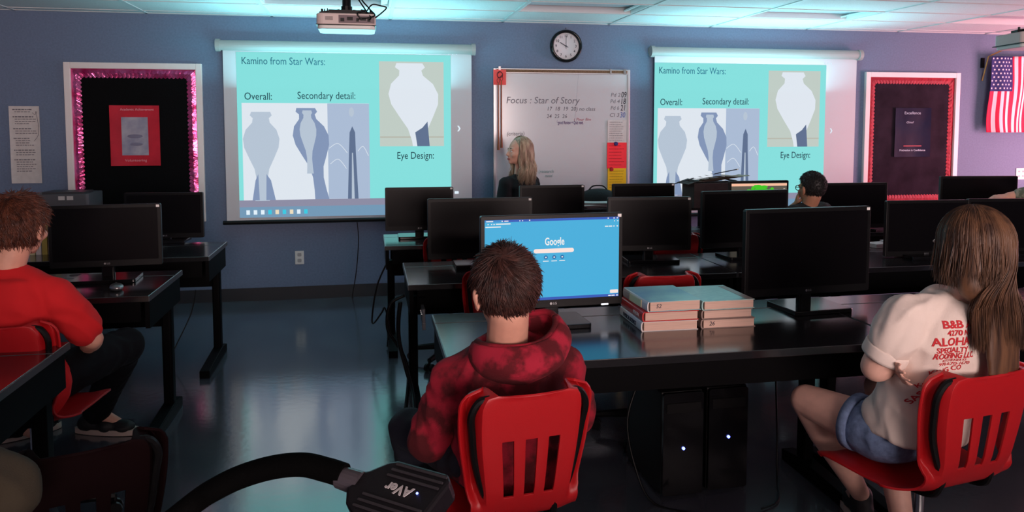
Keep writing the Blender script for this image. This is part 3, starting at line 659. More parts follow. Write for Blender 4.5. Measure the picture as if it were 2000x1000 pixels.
for u in (.445, .507, .567):
    MB().rbox((U(u), yS, V(.475)), (.016, .001, .016), .0079, axis='y').build('shortcut_ring', RINGB, sc)
    ic = MB(); flat(ic, U(u-.005), U(u+.005), V(.482), V(.468), yS-.001); flat(ic, U(u-.021), U(u+.021), V(.526), V(.517), yS); ic.build('shortcut_mark', WHITE, sc)
MB().rbox((U(.965), yS, V(.937)), (wS*.062, 0.001, hS*.042), 0.003, axis='y').build('customise_button', PINKW, sc)
MB().rbox((0.215, -0.014, z0+0.002), (0.03, 0.004, 0.006), 0.002, axis='y').build('power_light', WHITELED, t)
# picture on the game monitor
t, sc, z0, lo, hi = gm
hS = hi-lo; wS = 0.46-0.032; U = lambda u: -wS/2+u*wS; V = lambda v: hi-v*hS
flat(MB(), U(0), U(1), V(1), V(0), yS).build('picture_ground', glow('game_grey', S(120, 112, 100), 0.6), sc)
flat(MB(), U(0), U(1), V(.08), V(.015), yS-.001).build('orange_band', glow('game_orange', S(250, 190, 160), 1.0), sc)
g_ = MB(); r2 = random.Random(5)
for i in range(26):
    u = r2.gauss(.52, .11); v = r2.uniform(.09, .5); MB.ell(g_, (U(u), yS-.002, V(v)), (r2.uniform(.012, .03), .0008, r2.uniform(.01, .02)), nu=10, nv=6)
g_.build('green_shapes', glow('game_green', S(70, 205, 40), 0.9), sc)['kind'] = 'stuff'
g_ = MB()
for i in range(12):
    u = r2.choice([r2.uniform(.03, .18), r2.uniform(.78, .97), r2.uniform(.4, .6)]); v = r2.uniform(.1, .45); flat(g_, U(u), U(u+.03), V(v+.015), V(v), yS-.003)
g_.build('pale_marks', glow('game_pale', S(225, 205, 190), 0.9), sc)['kind'] = 'stuff'

# ---------------------------------------------------------------- red shell chairs on five star bases
def interp(P, n):
    P = spline(P, 12); L_ = [0]
    for a, b in zip(P, P[1:]): L_.append(L_[-1]+(b-a).length)
    out = []
    for i in range(n):
        s = L_[-1]*i/(n-1); k = max(j for j in range(len(L_)) if L_[j] <= s+1e-9); k = min(k, len(P)-2)
        out.append(P[k].lerp(P[k+1], (s-L_[k])/max(1e-9, L_[k+1]-L_[k])))
    return out
def smooth(a, b, x): t = min(1, max(0, (x-a)/(b-a))); return t*t*(3-2*t)
def shell_mesh():
    prof = interp([(0, .225, .415), (0, .205, .442), (0, .12, .452), (0, .0, .446), (0, -.10, .449), (0, -.155, .475), (0, -.185, .535), (0, -.20, .62), (0, -.212, .72), (0, -.225, .80), (0, -.232, .838)], 58)
    us = [-1, -.97, -.93, -.89, -.85, -.81, -.77, -.72, -.66, -.58, -.50, -.44, -.265, -.18, -.09, .09, .18, .265, .44, .50, .58, .66, .72, .77, .81, .85, .89, .93, .97, 1]
    def hw(i, p):
        z = p.z
        if p.y > -.05 and z < .47: w_ = .20+.008*math.sin(i*.2)
        else:
            w_ = .20+(.152-.20)*smooth(-.04, -.17, p.y) if z < .52 else .152+(.186-.152)*smooth(.46, .76, z)
        if z > .785: d = (z-.785)/.053; w_ -= .055*(1-math.sqrt(max(0, 1-min(1, d)**2)))
        if i < 5: w_ -= .03*(1-i/5)**2
        return w_
    V = []; nu = len(us)
    for i, p in enumerate(prof):
        w_ = hw(i, p); back = smooth(.49, .57, p.z)
        for u in us:
            a = abs(u)
            f = .062*smooth(.72, .84, a)*back - .024*smooth(.88, 1.0, a)*back
            f += back*.022*(1-a*a)*(-.4)
            dz = 0.012*smooth(.6, 1, a)*(1-back)
            V.append((u*w_, p.y+f, p.z+dz-(0.012*(1-u*u) if i > len(prof)-2 else 0)))
    F = []
    for i in range(len(prof)-1):
        z = (prof[i].z+prof[i+1].z)/2; inb = prof[i].y < -.15
        for j in range(nu-1):
            u = (us[j]+us[j+1])/2
            if inb and .535 < z < .70 and (abs(u) < .09 or .265 < abs(u) < .44): continue
            F.append((i*nu+j, i*nu+j+1, (i+1)*nu+j+1, (i+1)*nu+j))
    me = bpy.data.meshes.new('shell'); me.from_pydata(V, [], F); me.polygons.foreach_set('use_smooth', [True]*len(F))
    o = bpy.data.objects.new('shell', me); col.objects.link(o)
    m = o.modifiers.new('s', 'SOLIDIFY'); m.thickness = .007; m.offset = 0
    m = o.modifiers.new('b', 'BEVEL'); m.width = .0022; m.segments = 2; m.limit_method = 'ANGLE'; m.angle_limit = R(50)
    r = evalmesh(o); bpy.data.objects.remove(o); bpy.data.meshes.remove(me)
    return r
SHELL = shell_mesh()
def chair(label, x, y, rz, m=None, group='red shell swivel chairs', drop=0.0, wide=1.0):
    t = thing('swivel_chair', label, 'chair', (x, y, 0), rz, group)
    me = SHELL.copy(); me.transform(Matrix.Diagonal((wide, 1, 1, 1))); link('shell', me, m or REDP, t, (0, 0, -drop))
    b = MB()
    for s in (-1, 1): b.tube([(s*.09, .12, .435), (s*.09, -.06, .43), (s*.09, -.14, .447), (s*.085, -.165, .50)], .010, 8)
    for s in (-1, 1): b.tube([(s*.085, -.165, .50), (s*.118, -.178, .555), (s*.142, -.180, .64), (s*.153, -.192, .72), (s*.158, -.205, .775), (s*.140, -.212, .812), (s*.112, -.219, .822)], .0105, 8)
    b.box((0, 0.02, .425), (.22, .14, .012)); b.v = [(x_*wide, y_, z_) for x_, y_, z_ in b.v]; b.build('under_frame', BLACK, t, (0, 0, -drop))
    MB().cyl((0, 0.0, .20), (0, 0.0, .42-drop), .0135, 16).cyl((0, 0, .10), (0, 0, .26), .024, 18).build('post', CHROME, t, smooth=False)
    sb = MB(); sb.cyl((0, 0, .075), (0, 0, .125), .042, 18)
    for k in range(5):
        a = 2*math.pi*k/5+.3; c, s = math.cos(a), math.sin(a)
        sb.cone((c*.03, s*.03, .10), (c*.26, s*.26, .072), .026, .016, 8)
    st = sb.build('star_base', BLACK, t)
    for k in range(5):
        a = 2*math.pi*k/5+.3; c, s = math.cos(a), math.sin(a); m_ = MB()
        for q in (-1, 1): m_.cyl((c*.26-s*.012*q, s*.26+c*.012*q, .026), (c*.26-s*.026*q, s*.26+c*.026*q, .026), .026, 14)
        m_.cyl((c*.26, s*.26, .03), (c*.26, s*.26, .075), .008, 8); m_.build('caster', BLACK, st)
    return t
chair('red slotted shell chair with the boy in the red hoodie on it', 0.375, 2.125, R(8))
chair('red slotted shell chair with the girl in the white shirt on it', 1.725, 2.115, R(10), drop=0.03, wide=1.16)
chair('red shell chair with the person in the red shirt on it, at the left edge', -1.25, 3.085, R(-4))
chair('empty red shell chair tucked between the boy and the second row desk', 0.60, 3.74, R(2))
chair('empty red shell chair behind the stacks of books', 1.34, 3.52, R(-3))
chair('red shell chair of the front row, behind the left black monitor', 0.50, 4.85, R(0))
chair('red shell chair of the front row, behind the monitor in back of the books', 1.90, 4.72, R(-4))
chair('red shell chair with the boy with glasses on it', 2.90, 4.66, R(12))
chair('red shell chair with the person in the camouflage shirt on it', 4.70, 4.62, R(0))
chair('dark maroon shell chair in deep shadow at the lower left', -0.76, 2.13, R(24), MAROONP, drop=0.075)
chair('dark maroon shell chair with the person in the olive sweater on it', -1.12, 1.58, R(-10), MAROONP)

# ---------------------------------------------------------------- computer towers under the near table
def tower(label, x, y, h_, led):
    t = thing('computer_tower', label, 'computer', (x, y, 0), R(2), 'computer towers under the table')
    MB().box((0, 0.20, h_/2+0.012), (0.18, 0.38, h_)).build('case', BLACK, t, bevel=0.006)
    MB().rbox((0, 0.004, h_/2+0.012), (0.174, 0.02, h_-0.006), 0.01, axis='y').build('front_panel', GLOSS, t)
    MB().box((0, -0.007, h_*0.88), (0.148, 0.006, 0.04)).build('disc_drive', BLACK, t)
    MB().cyl((led[0], -0.004, led[1]), (led[0], -0.012, led[1]), 0.006, 12).build('power_light', BLUELED, t)
    for x_ in (-0.07, 0.07):
        for y_ in (0.06, 0.34): MB().cyl((x_, y_, 0), (x_, y_, 0.014), 0.014, 10).build('foot', BLACK, t)
tower('black computer tower under the table, left of the pair', 1.235, 2.86, 0.43, (0.0, 0.21))
tower('black computer tower under the table, right of the pair', 1.44, 2.88, 0.43, (0.0, 0.235))

# ---------------------------------------------------------------- schoolbooks
PAGES = mat('page_edges', S(210, 176, 160), 0.8, var=0.12, scale=8, stretch=(1, 1, 60))
COVB = mat('blue_green_cover', S(96, 150, 190), 0.3, c2=S(150, 205, 205), scale=5)
COVT = mat('pale_teal_cover', S(170, 205, 200), 0.28, c2=S(130, 175, 180), scale=40, stretch=(1, 6, 1))
COVR = mat('red_cover', S(196, 42, 40), 0.35); COVW = mat('white_cover', S(214, 206, 204), 0.4); COVG = mat('grey_brown_cover', S(150, 128, 120), 0.4)
COVY = mat('cream_spine_label', S(214, 204, 160), 0.5)
def book(label, c, w_, d_, h_, z, rz, cov, spine=None, mark=None, group='schoolbooks stacked on the table'):
    t = thing('book', label, 'book', (c[0], c[1], z), rz, group)
    e = 0.0028
    cv = MB().box((0, 0, h_-e/2), (w_, d_, e)).box((0, 0, e/2), (w_, d_, e))
    co_ = cv.build('cover', cov, t, bevel=0.0008)
    sp = MB(); n = 7; V = []
    for yy in (-d_/2, d_/2):
        for k in range(n): a = math.pi/2+math.pi*k/(n-1); V.append((-w_/2+0.004*math.cos(a)*1.5, yy, h_/2+h_/2*math.sin(a)))
        for k in range(n): a = math.pi/2+math.pi*(n-1-k)/(n-1); V.append((-w_/2+0.003+0.004*math.cos(a), yy, h_/2+(h_/2-e)*math.sin(a)))
    m2 = 2*n; sp.add(V, [tuple(range(m2)), tuple(range(m2, 2*m2))[::-1]]+[((i+1) % m2, i, m2+i, m2+(i+1) % m2) for i in range(m2)])
    sp.build('spine', spine or cov, t)
    MB().box((0.002, 0, h_/2), (w_-0.012, d_-0.008, h_-2*e)).build('pages', PAGES, t)
    if mark: text(mark, 0.022, (-w_/2+0.03, -d_/2+0.003, h_/2), INK, t, shear=0.2, name='pen_mark')
    return t
SPM = Matrix(((0, 0, -1), (-1, 0, 0), (0, 1, 0)))
bt = book('white spined book at the bottom of the left book stack', (1.115, 2.838), 0.222, 0.262, 0.037, DH, R(-1), COVW)
text('PHYSICAL SCIENCE', 0.022, (-0.1185, 0.08, 0.018), INK, bt, M=SPM, width=0.155, bold=0.015)
bt = book('red spined book in the middle of the left book stack', (1.118, 2.84), 0.220, 0.262, 0.036, DH+0.0375, R(-0.5), COVR)
text('HEALTH', 0.018, (-0.1175, -0.03, 0.018), COVW, bt, M=SPM, width=0.06)
bt = book('blue and teal covered book with cream spine label on top of the left stack', (1.128, 2.842), 0.212, 0.268, 0.040, DH+0.074, R(1), COVB, COVW, '52')
MB().box((-0.1125, -0.01, 0.02), (0.003, 0.13, 0.028)).build('spine_label', COVY, bt)
book('grey book at the bottom of the right book stack', (1.352, 2.835), 0.218, 0.258, 0.035, DH, R(-1), COVG, None, '26')
book('grey brown book in the middle of the right book stack', (1.348, 2.842), 0.206, 0.258, 0.034, DH+0.0355, R(0), COVG)
bt = book('pale teal covered book on top of the right book stack', (1.350, 2.845), 0.215, 0.265, 0.036, DH+0.070, R(1), COVT)
MB().box((0.09, -0.01, 0.0364), (0.03, 0.24, 0.0006)).build('cover_edge_strip', COVG, bt)

# ---------------------------------------------------------------- front table with papers and bag, box with papers
t = thing('front_table', 'black table along the front wall piled with papers, right of the blonde woman', 'table', (2.2, 6.1, 0))
MB().box((0, 0, 0.835), (1.4, 0.5, 0.03)).build('tabletop', DESKTOP, t, bevel=0.003)
for sx in (-1, 1):
    for sy in (-1, 1): MB().box((sx*0.66, sy*0.21, 0.41), (0.04, 0.04, 0.82)).build('leg', DESKMETAL, t)
rp = random.Random(11); z = 0.8505
for i in range(7):
    th = rp.choice([0.002, 0.004, 0.010])
    tag(MB().box((0, 0, th/2), (0.30, 0.216, th)).build('paper_sheet', PAPER, None, ((1.805, 6.050, 0.882)[0]+rp.uniform(-.05, .05), 6.02+rp.uniform(-.03, .03), z), (0, 0, R(rp.uniform(-14, 14)))),
        'white paper, '+['lowest', 'second from the bottom', 'third from the bottom', 'fourth from the bottom', 'fifth from the bottom', 'second from the top', 'topmost'][i]+' of the loose pile beside the dark bag', 'paper', 'loose papers piled on the front table'); z += th+0.0004
t = thing('bag', 'dark rounded bag on the front table, left of the yellow sheet', 'bag', (1.86, 6.12, 0.85))
m_ = MB(); m_.ell((0, 0, 0.065), (0.16, 0.09, 0.075), nu=20, nv=12); m_.build('body', mat('dark_canvas', (0.012, 0.012, 0.014), 0.8, bump=0.3, bscale=80), t, smooth=True)
MB().tube([(-0.08, 0, 0.125), (-0.04, 0, 0.16), (0.04, 0, 0.16), (0.08, 0, 0.125)], 0.006, 6).build('handle', BLACK, t)
t = thing('keyboard', 'pale keyboard on the front table below the right projection screen', 'keyboard', (2.62, 6.0, 0.851))
MB().rbox((0, 0, 0.009), (0.36, 0.13, 0.016), 0.01).build('case', WHITEP, t)
kb = MB()
for i in range(14):
    for j in range(5): kb.box((-0.158+i*0.0243, -0.048+j*0.0235, 0.02), (0.019, 0.018, 0.006))
kb.build('keys', PAPER, t)['kind'] = 'stuff'
BOXM = mat('dark_cardboard', (0.035, 0.026, 0.022), 0.8, var=0.2, scale=20)
bx = (2.681, 5.620, 0.889)
t = thing('cardboard_box', 'dark box topped with loose papers and pencils, behind the lit game screen', 'box', (bx[0], 5.86, 0.851))
MB().box((0.06, 0, 0.10), (0.40, 0.24, 0.20)).build('body', BOXM, t, bevel=0.004)
for s in (-1, 1): MB().box((0.06+s*0.20, 0, 0.205), (0.10, 0.24, 0.004), Matrix.Rotation(R(s*18), 3, 'Y')).build('flap', BOXM, t)
z = 1.062
for i in range(5):
    tag(sheet(MB(), 0.26, 0.19, 0, 0.006).build('paper_sheet', mat('creased_brown_paper', S(150, 128, 112), 0.85, var=0.15, scale=10), None, (bx[0]-0.0+i*0.055, 5.85, z+i*0.009), (R(-90), R(-2+i), R(rp.uniform(-7, 7)))),
        ['lowest', 'second lowest', 'middle', 'second highest', 'topmost'][i]+' of the five creased sheets lying across the dark box near the right screen', 'paper', 'creased papers on the dark box')
def pencil(label, a, b):
    a, b = Vector(a), Vector(b); d = (b-a)
    t = thing('pencil', label, 'pencil', a)
    MB().cyl((0, 0, 0), d*0.9, 0.0045, 6).build('shaft', mat('dark_pencil', (0.02, 0.02, 0.03), 0.5), t); MB().cone(d*0.9, d, 0.0045, 0.001, 6).build('tip', COVY, t)
pencil('long dark pencil poking out left from the papers on the dark box', (bx[0]-0.10, 5.84, 1.085), (bx[0]-0.32, 5.82, 1.03))
pencil('dark pencil lying on top of the papers on the dark box, pointing right', (bx[0]+0.08, 5.84, 1.118), (bx[0]+0.30, 5.85, 1.155))
# ---------------------------------------------------------------- low cabinet with clutter, behind the person in red
t = thing('low_cabinet', 'dark low cabinet against the wall behind the person in the red shirt', 'cabinet', (-2.35, 6.6, 0))
for nm, c, d in (('side_panel', (-0.35, 0, 0.40), (0.02, 0.4, 0.80)), ('side_panel', (0.35, 0, 0.40), (0.02, 0.4, 0.80)), ('top', (0, 0, 0.81), (0.74, 0.42, 0.025)), ('shelf', (0, 0, 0.45), (0.68, 0.38, 0.02)), ('shelf', (0, 0, 0.06), (0.68, 0.38, 0.02)), ('back_panel', (0, 0.19, 0.42), (0.68, 0.012, 0.74))):
    MB().box(c, d).build(nm, mat('grey_laminate', (0.05, 0.05, 0.06), 0.5), t)
t = thing('printer', 'dark grey printer on the low cabinet, left of the pink bordered board', 'printer', (-2.36, 6.6, 0.8225))
MB().rbox((0, 0, 0.08), (0.42, 0.34, 0.16), 0.02).build('body', mat('printer_grey', (0.09, 0.09, 0.10), 0.5), t, bevel=0.006)
MB().box((0.03, -0.06, 0.168), (0.30, 0.2, 0.016)).build('lid', mat('printer_grey_dark', (0.04, 0.04, 0.045), 0.5), t)
for i in range(2): MB().box((0.02+i*0.06, -0.172, 0.13), (0.045, 0.004, 0.03)).build('button_panel', PAPER, t)
MB().box((0, -0.2, 0.05), (0.26, 0.10, 0.008)).build('paper_tray', BLACK, t)
for i in range(6):
    cc = (COVY, COVW, mat('ochre_cover', S(170, 150, 70), 0.6), COVG, COVY, COVW)[i]
    tt = thing('book', ['thin cream book standing leftmost on the desk behind the person in red', 'thin white book, second from the left behind the person in red', 'ochre book in the row behind the person in red', 'grey book in the row behind the person in red', 'cream book right of the grey one, behind the person in red', 'white book at the right end behind the person in red'][i], 'book', (-1.99+i*0.034, 5.06, 0.7405), 0, 'books standing behind the person in red')
    h_ = 0.17+0.012*(i % 3)
    MB().box((0, 0, h_/2), (0.028, 0.13, h_)).build('cover', cc, tt); MB().box((0, 0.003, h_/2+0.001), (0.022, 0.126, h_)).build('pages', PAPER, tt)
tt = thing('paper_tray', 'pale stacked paper tray beside the books behind the person in red', 'tray', (-1.72, 5.06, 0.7405))
for i in range(3): MB().box((0, 0, 0.004+i*0.06), (0.10, 0.22, 0.006)).box((-0.05, 0, 0.02+i*0.06), (0.004, 0.22, 0.04)).box((0.05, 0, 0.02+i*0.06), (0.004, 0.22, 0.04)).build('shelf', WHITEP, tt)
for sx in (-1, 1): MB().box((sx*0.05, 0.1, 0.09), (0.006, 0.006, 0.18)).build('post', WHITEP, tt)

# ---------------------------------------------------------------- projectors
def projector(label, x, y, z, rz):
    t = thing('projector', label, 'projector', (x, y, z), rz, 'ceiling projectors')
    PJ = mat('projector_shell', S(225, 205, 200), 0.4)
    b = MB(); b.rbox((0, 0, 0.0), (0.315, 0.26, 0.062), 0.035, seg=6); bo = b.build('body', PJ, t, bevel=0.006)
    MB().rbox((0, 0, -0.041), (0.305, 0.25, 0.022), 0.035, seg=6).build('top_cover', mat('projector_white', S(240, 240, 236), 0.3), t, bevel=0.006)
    MB().box((0, 0, -0.0305), (0.318, 0.262, 0.004)).build('seam', BLACK, t)
    MB().box((0.055, -0.1305, 0.0), (0.19, 0.004, 0.042)).build('port_panel', mat('port_grey', S(120, 100, 106), 0.5), t)
    po = MB()
    for i, (a, c) in enumerate(((-0.02, .02), (0.02, .03), (0.06, .014), (0.09, .03), (0.12, .016))): po.box((a, -0.134, -0.004+0.006*(i % 2)), (c, 0.006, 0.018))
    po.build('ports', BLACK, t)
    v = MB()
    for i in range(5): v.box((-0.09, -0.131, -0.006+i*0.004), (0.04, 0.003, 0.0022))
    v.build('vent', mat('vent_grey', (0.2, 0.17, 0.17), 0.6), t)
    MB().cyl((0.07, 0.13, 0.0), (0.07, 0.15, 0.0), 0.034, 20).build('lens', GLOSS, t)
    m_ = MB(); m_.box((0.0, -0.01, 0.045), (0.19, 0.16, 0.02)); m_.cyl((0, 0, 0.05), (0, 0, 0.085), 0.03, 14)
    for s in (-1, 1):
        m_.box((s*0.09, -0.05, 0.048), (0.11, 0.02, 0.012), Matrix.Rotation(R(s*8), 3, 'Y')); m_.cyl((s*0.13, -0.05, 0.03), (s*0.13, -0.05, 0.062), 0.006, 8)
    m_.cyl((-0.10, -0.08, 0.03), (-0.10, -0.08, 0.062), 0.003, 6).cyl((-0.115, -0.08, 0.03), (-0.115, -0.08, 0.058), 0.003, 6)
    m_.build('ceiling_mount', BLACK, t)
    MB().cyl((0, 0, 0.075), (0, 0, CH-z), 0.024, 18).build('pole', GLOSS, t); MB().cyl((0, 0, CH-z-0.008), (0, 0, CH-z), 0.07, 20).build('ceiling_plate', BLACK, t)
    for i, pp in enumerate(([(0.03, 0, CH-z), (0.05, -0.04, 0.16), (0.10, -0.09, 0.06), (0.13, -0.14, 0.01), (0.12, -0.135, -0.002)], [(0.035, 0.01, CH-z), (0.07, -0.02, 0.15), (0.12, -0.07, 0.07), (0.15, -0.13, 0.02), (0.06, -0.136, 0.0)],
              [(0.11, -0.10, 0.05), (0.14, -0.10, 0.085), (0.19, -0.10, 0.078), (0.215, -0.11, 0.068), (0.19, -0.12, 0.04), (0.155, -0.135, 0.01)], [(0.08, -0.06, 0.06), (0.10, -0.1, 0.05), (0.06, -0.14, 0.03), (0.08, -0.137, 0.0)])):
        MB().tube(pp, 0.004, 6).build('cord', BLACK, t)
    return t
projector('white projector hanging from the ceiling in front of the left screen', -0.115, 4.40, 2.085, R(0))
projector('white projector hanging at the right edge of the view near the flag', 3.64, 3.70, 1.99, R(-10))

# ---------------------------------------------------------------- document camera on its cart, close to the viewer
t = thing('equipment_cart', 'black cart below the frame that carries the document camera', 'cart', (-0.28, 0.72, 0))
MB().box((0, 0, 0.735), (0.72, 0.46, 0.03)).build('top', DESKTOP, t, bevel=0.003)
MB().box((0, 0, 0.25), (0.68, 0.42, 0.02)).build('shelf', DESKMETAL, t)
for sx in (-1, 1):
    for sy in (-1, 1): MB().box((sx*0.33, sy*0.20, 0.36), (0.03, 0.03, 0.72)).build('leg', DESKMETAL, t)
DC = mat('document_camera_black', (0.005, 0.004, 0.0055), 0.42, bump=0.05, bscale=500, spec=0.3)
t = thing('document_camera', 'black document camera with a thick bent gooseneck and ridged head', 'document camera', (-0.42, 0.70, 0.75))
base = Vector((-0.42, 0.70, 0.75))
MB().rbox((0, 0, 0.02), (0.20, 0.24, 0.04), 0.03).build('base', DC, t, bevel=0.006)
neck = [(-0.42, 0.70, 0.79), (-0.425, 0.74, 0.87), (-0.36, 0.82, 0.985), (-0.228, 0.927, 1.061), (-0.177, 0.920, 1.097), (-0.129, 0.908, 1.118), (-0.084, 0.890, 1.129), (-0.052, 0.874, 1.127), (-0.033, 0.863, 1.124)]
MB().tube([Vector(p)-base for p in neck], 0.0135, 18, smooth=10).build('gooseneck', mat('black_rubber_sleeve', (0.0012, 0.0012, 0.0012), 0.85, bump=0.1, bscale=300, spec=0.04), t, smooth=True)
a, b = Vector((-0.038, 0.865, 1.122)), Vector((-0.014, 0.849, 1.119))
MB().cone(a-base, b-base, 0.0125, 0.0135, 20).build('collar', mat('collar_grey', (0.045, 0.038, 0.045), 0.35), t)
# head: flat ridged box, long axis pointing away to the right and tipped down a little
p0 = Vector((-0.019, 0.850, 1.121)); p1 = Vector((0.056, 0.777, 1.125)); p2 = Vector((0.020, 0.863, 1.137))
X_ = (p1-p0); L_ = X_.length; X_.normalize(); Yv = (p2-p0); Z_ = X_.cross(Yv).normalized(); Y_ = Z_.cross(X_)
HM = Matrix((X_, Y_, Z_)).transposed().to_4x4(); HM.translation = p0-base
hd = bpy.data.objects.new('head', None)
LH, WH = 0.114, 0.078
poly = [(0.0, -0.016), (0.012, -0.030), (0.03, -WH/2), (LH-0.01, -WH/2), (LH, -WH/2+0.01), (LH, WH/2-0.01), (LH-0.01, WH/2), (0.034, WH/2), (0.024, WH/2-0.005), (0.008, 0.016), (0.0, 0.012)]
hm = MB().prism(poly, 0.026, HM @ Matrix.Translation((0, 0, -0.02))); hb = hm.build('head', DC, t, bevel=0.004)
rg = MB()
for i, yy in enumerate((-0.031, -0.023, -0.015, 0.016, 0.024, 0.032)):
    x0_ = 0.026 if i < 3 else 0.036
    rg.prism([(x0_, yy-0.0011), (LH-0.006, yy-0.0011), (LH-0.006, yy+0.0011), (x0_, yy+0.0011)], 0.0022, HM @ Matrix.Translation((0, 0, 0.0055)))
rg.build('ridges', mat('ridge_grey', (0.03, 0.026, 0.03), 0.35), hb)
tm = HM @ Matrix.Translation((0.082, 0.002, 0.0072)) @ Matrix.Rotation(R(180), 4, 'Z')
me = text_mesh('AVer', 0.017, bold=0.03, ext=0.0004); me.transform(tm); link('lettering', me, mat('logo_grey', (0.45, 0.42, 0.42), 0.5), hb)
MB().ell(HM @ Vector((0.088, 0.004, 0.0065)), (0.0014, 0.0014, 0.0014), nu=10, nv=6).build('blue_light', BLUELED, hb)
MB().box(HM @ Vector((LH-0.03, -WH/2-0.003, -0.008)), (0.02, 0.006, 0.006)).build('side_button', BLACK, hb)

t = thing('mouse', 'grey computer mouse on the left desk, in front of its dark monitor', 'mouse', (-1.183, 3.861, 0.741), R(20))
MB().ell((0, 0, 0.014), (0.03, 0.05, 0.018), nu=16, nv=10).build('body', STEEL, t, smooth=True); MB().box((0, 0.022, 0.031), (0.006, 0.012, 0.004)).build('wheel', BLACK, t)
for i, (px_, lab) in enumerate((((3.188, 4.354, 0.741), 'pale paper stack on the second row desk, right of the large dark monitor'), ((3.314, 4.415, 0.741), 'pale folded paper on the second row desk, right of the paper stack'))):
    t = thing('paper_stack', lab, 'paper', px_, R(8-20*i))
    for k in range(3): MB().box((0.002*k, 0.003*k, 0.004+0.008*k), (0.13-0.04*i, 0.10, 0.007)).build('sheets', PAPER, t)
t = thing('wall_shelf', 'white topped low shelf along the wall at the right edge', 'shelf', (7.0, 6.66, 0))
MB().box((0, 0, 0.82), (1.5, 0.36, 0.03)).build('top', WHITEP, t, bevel=0.003)
for x_ in (-0.72, 0, 0.72): MB().box((x_, 0, 0.40), (0.03, 0.34, 0.81)).build('side_panel', WHITEP, t)
MB().box((0, 0, 0.3), (1.46, 0.34, 0.02)).build('shelf', WHITEP, t)

t = thing('added_shade_counter', 'long low dark counter added out of view behind the viewer to shade the floor', 'counter', (2.2, -0.75, 0))  # unseen counter added to keep the back light off the floor
MB().box((0, 0, 0.845), (8.6, 0.5, 0.03)).build('top', DESKTOP, t, bevel=0.003)
MB().box((0, 0.02, 0.44), (8.5, 0.42, 0.78)).build('body', DESKMETAL, t); MB().box((0, 0.03, 0.025), (8.4, 0.36, 0.05)).build('plinth', BLACK, t)
for k in range(10): MB().box((-3.83+k*0.85, 0.24, 0.44), (0.82, 0.018, 0.74)).build('door', DESKMETAL, t, bevel=0.003)

# ---------------------------------------------------------------- people: helpers
def vec(p): return Vector(p)
def cap(mb, p0, r0, p1, r1, n=14, fl=1.0, flat_axis=None):      # tapered capsule, closed
    p0, p1 = Vector(p0), Vector(p1); d = p1-p0; L_ = d.length
    if L_ < 1e-6: return mb.ell(p0, (r0, r0, r0))
    q = d.to_track_quat('Z', 'Y'); rows = []
    for k in range(5): a = math.pi/2*(1-k/4); rows.append((-r0*math.sin(a), max(r0*math.cos(a), 1e-5)))
    for k in range(5): a = math.pi/2*k/4; rows.append((L_+r1*math.sin(a), max(r1*math.cos(a), 1e-5)))
    V = []
    for z, r in rows:
        for i in range(n): V.append(p0+q @ Vector((r*math.cos(2*math.pi*i/n), r*math.sin(2*math.pi*i/n), z)))
    m = len(rows)
    F = [tuple(range(n))[::-1], tuple(range((m-1)*n, m*n))]
    for j in range(m-1):
        for i in range(n): F.append((j*n+i, j*n+(i+1) % n, (j+1)*n+(i+1) % n, (j+1)*n+i))
    return mb.add(V, F)
def chain(mb, pts):        # [(point, radius), ...]
    for (a, ra), (b, rb) in zip(pts, pts[1:]): cap(mb, a, ra, b, rb)
    return mb
def loft(mb, rings, n=22, power=2.3):     # rings: (centre, right vector, half width, half depth); closed superellipse loft
    V = []; m = len(rings)
    for k, (c, rt, a, b) in enumerate(rings):
        c = Vector(c); rt = Vector(rt).normalized()
        ax = (Vector(rings[min(k+1, m-1)][0])-Vector(rings[max(k-1, 0)][0])).normalized()
        rt = (rt-ax*rt.dot(ax)).normalized(); fw = ax.cross(rt)
        for i in range(n):
            t = 2*math.pi*i/n; cs, sn = math.cos(t), math.sin(t)
            V.append(c+rt*a*math.copysign(abs(cs)**(2/power), cs)+fw*b*math.copysign(abs(sn)**(2/power), sn))
    F = [tuple(range(n))[::-1], tuple(range((m-1)*n, m*n))]
    for j in range(m-1):
        for i in range(n): F.append((j*n+i, j*n+(i+1) % n, (j+1)*n+(i+1) % n, (j+1)*n+i))
    return mb.add(V, F)
def fuse(name, mb, voxel, iters, m, parent, origin, fold=0.0, ffreq=9.0, seed=0.0, stretch=(1, 1, 1), fn=None):
    me = mb.mesh('tmp'); o = bpy.data.objects.new('tmp', me); col.objects.link(o)
    r = o.modifiers.new('r', 'REMESH'); r.mode = 'VOXEL'; r.voxel_size = voxel
    s = o.modifiers.new('s', 'SMOOTH'); s.factor = 0.5; s.iterations = iters
    out = evalmesh(o); bpy.data.objects.remove(o); bpy.data.meshes.remove(me)
    if fold or fn:
        nv = len(out.vertices); N_ = np.empty(nv*3); out.vertices.foreach_get('normal', N_)
        P_ = np.empty(nv*3); out.vertices.foreach_get('co', P_); N_ = N_.reshape(-1, 3); P_ = P_.reshape(-1, 3)
        d = np.zeros(nv)
        if fold:
            for i in range(nv):
                p = Vector(P_[i]); q = Vector((p.x*stretch[0], p.y*stretch[1], p.z*stretch[2]))*ffreq+Vector((seed, seed*1.7, 0))
                w_ = noise.noise(q*0.5)
                d[i] = fold*((1-abs(noise.noise(q+Vector((w_, w_, w_))*1.5))*2.2)+0.35*noise.noise(q*2.3))*0.8
        if fn: d += fn(P_, N_)
        P_ = P_+N_*d[:, None]; out.vertices.foreach_set('co', P_.ravel())
    out.transform(Matrix.Translation(-Vector(origin)))
    out.polygons.foreach_set('use_smooth', [True]*len(out.polygons)); out.name = name; out.update()
    return link(name, out, m, parent)
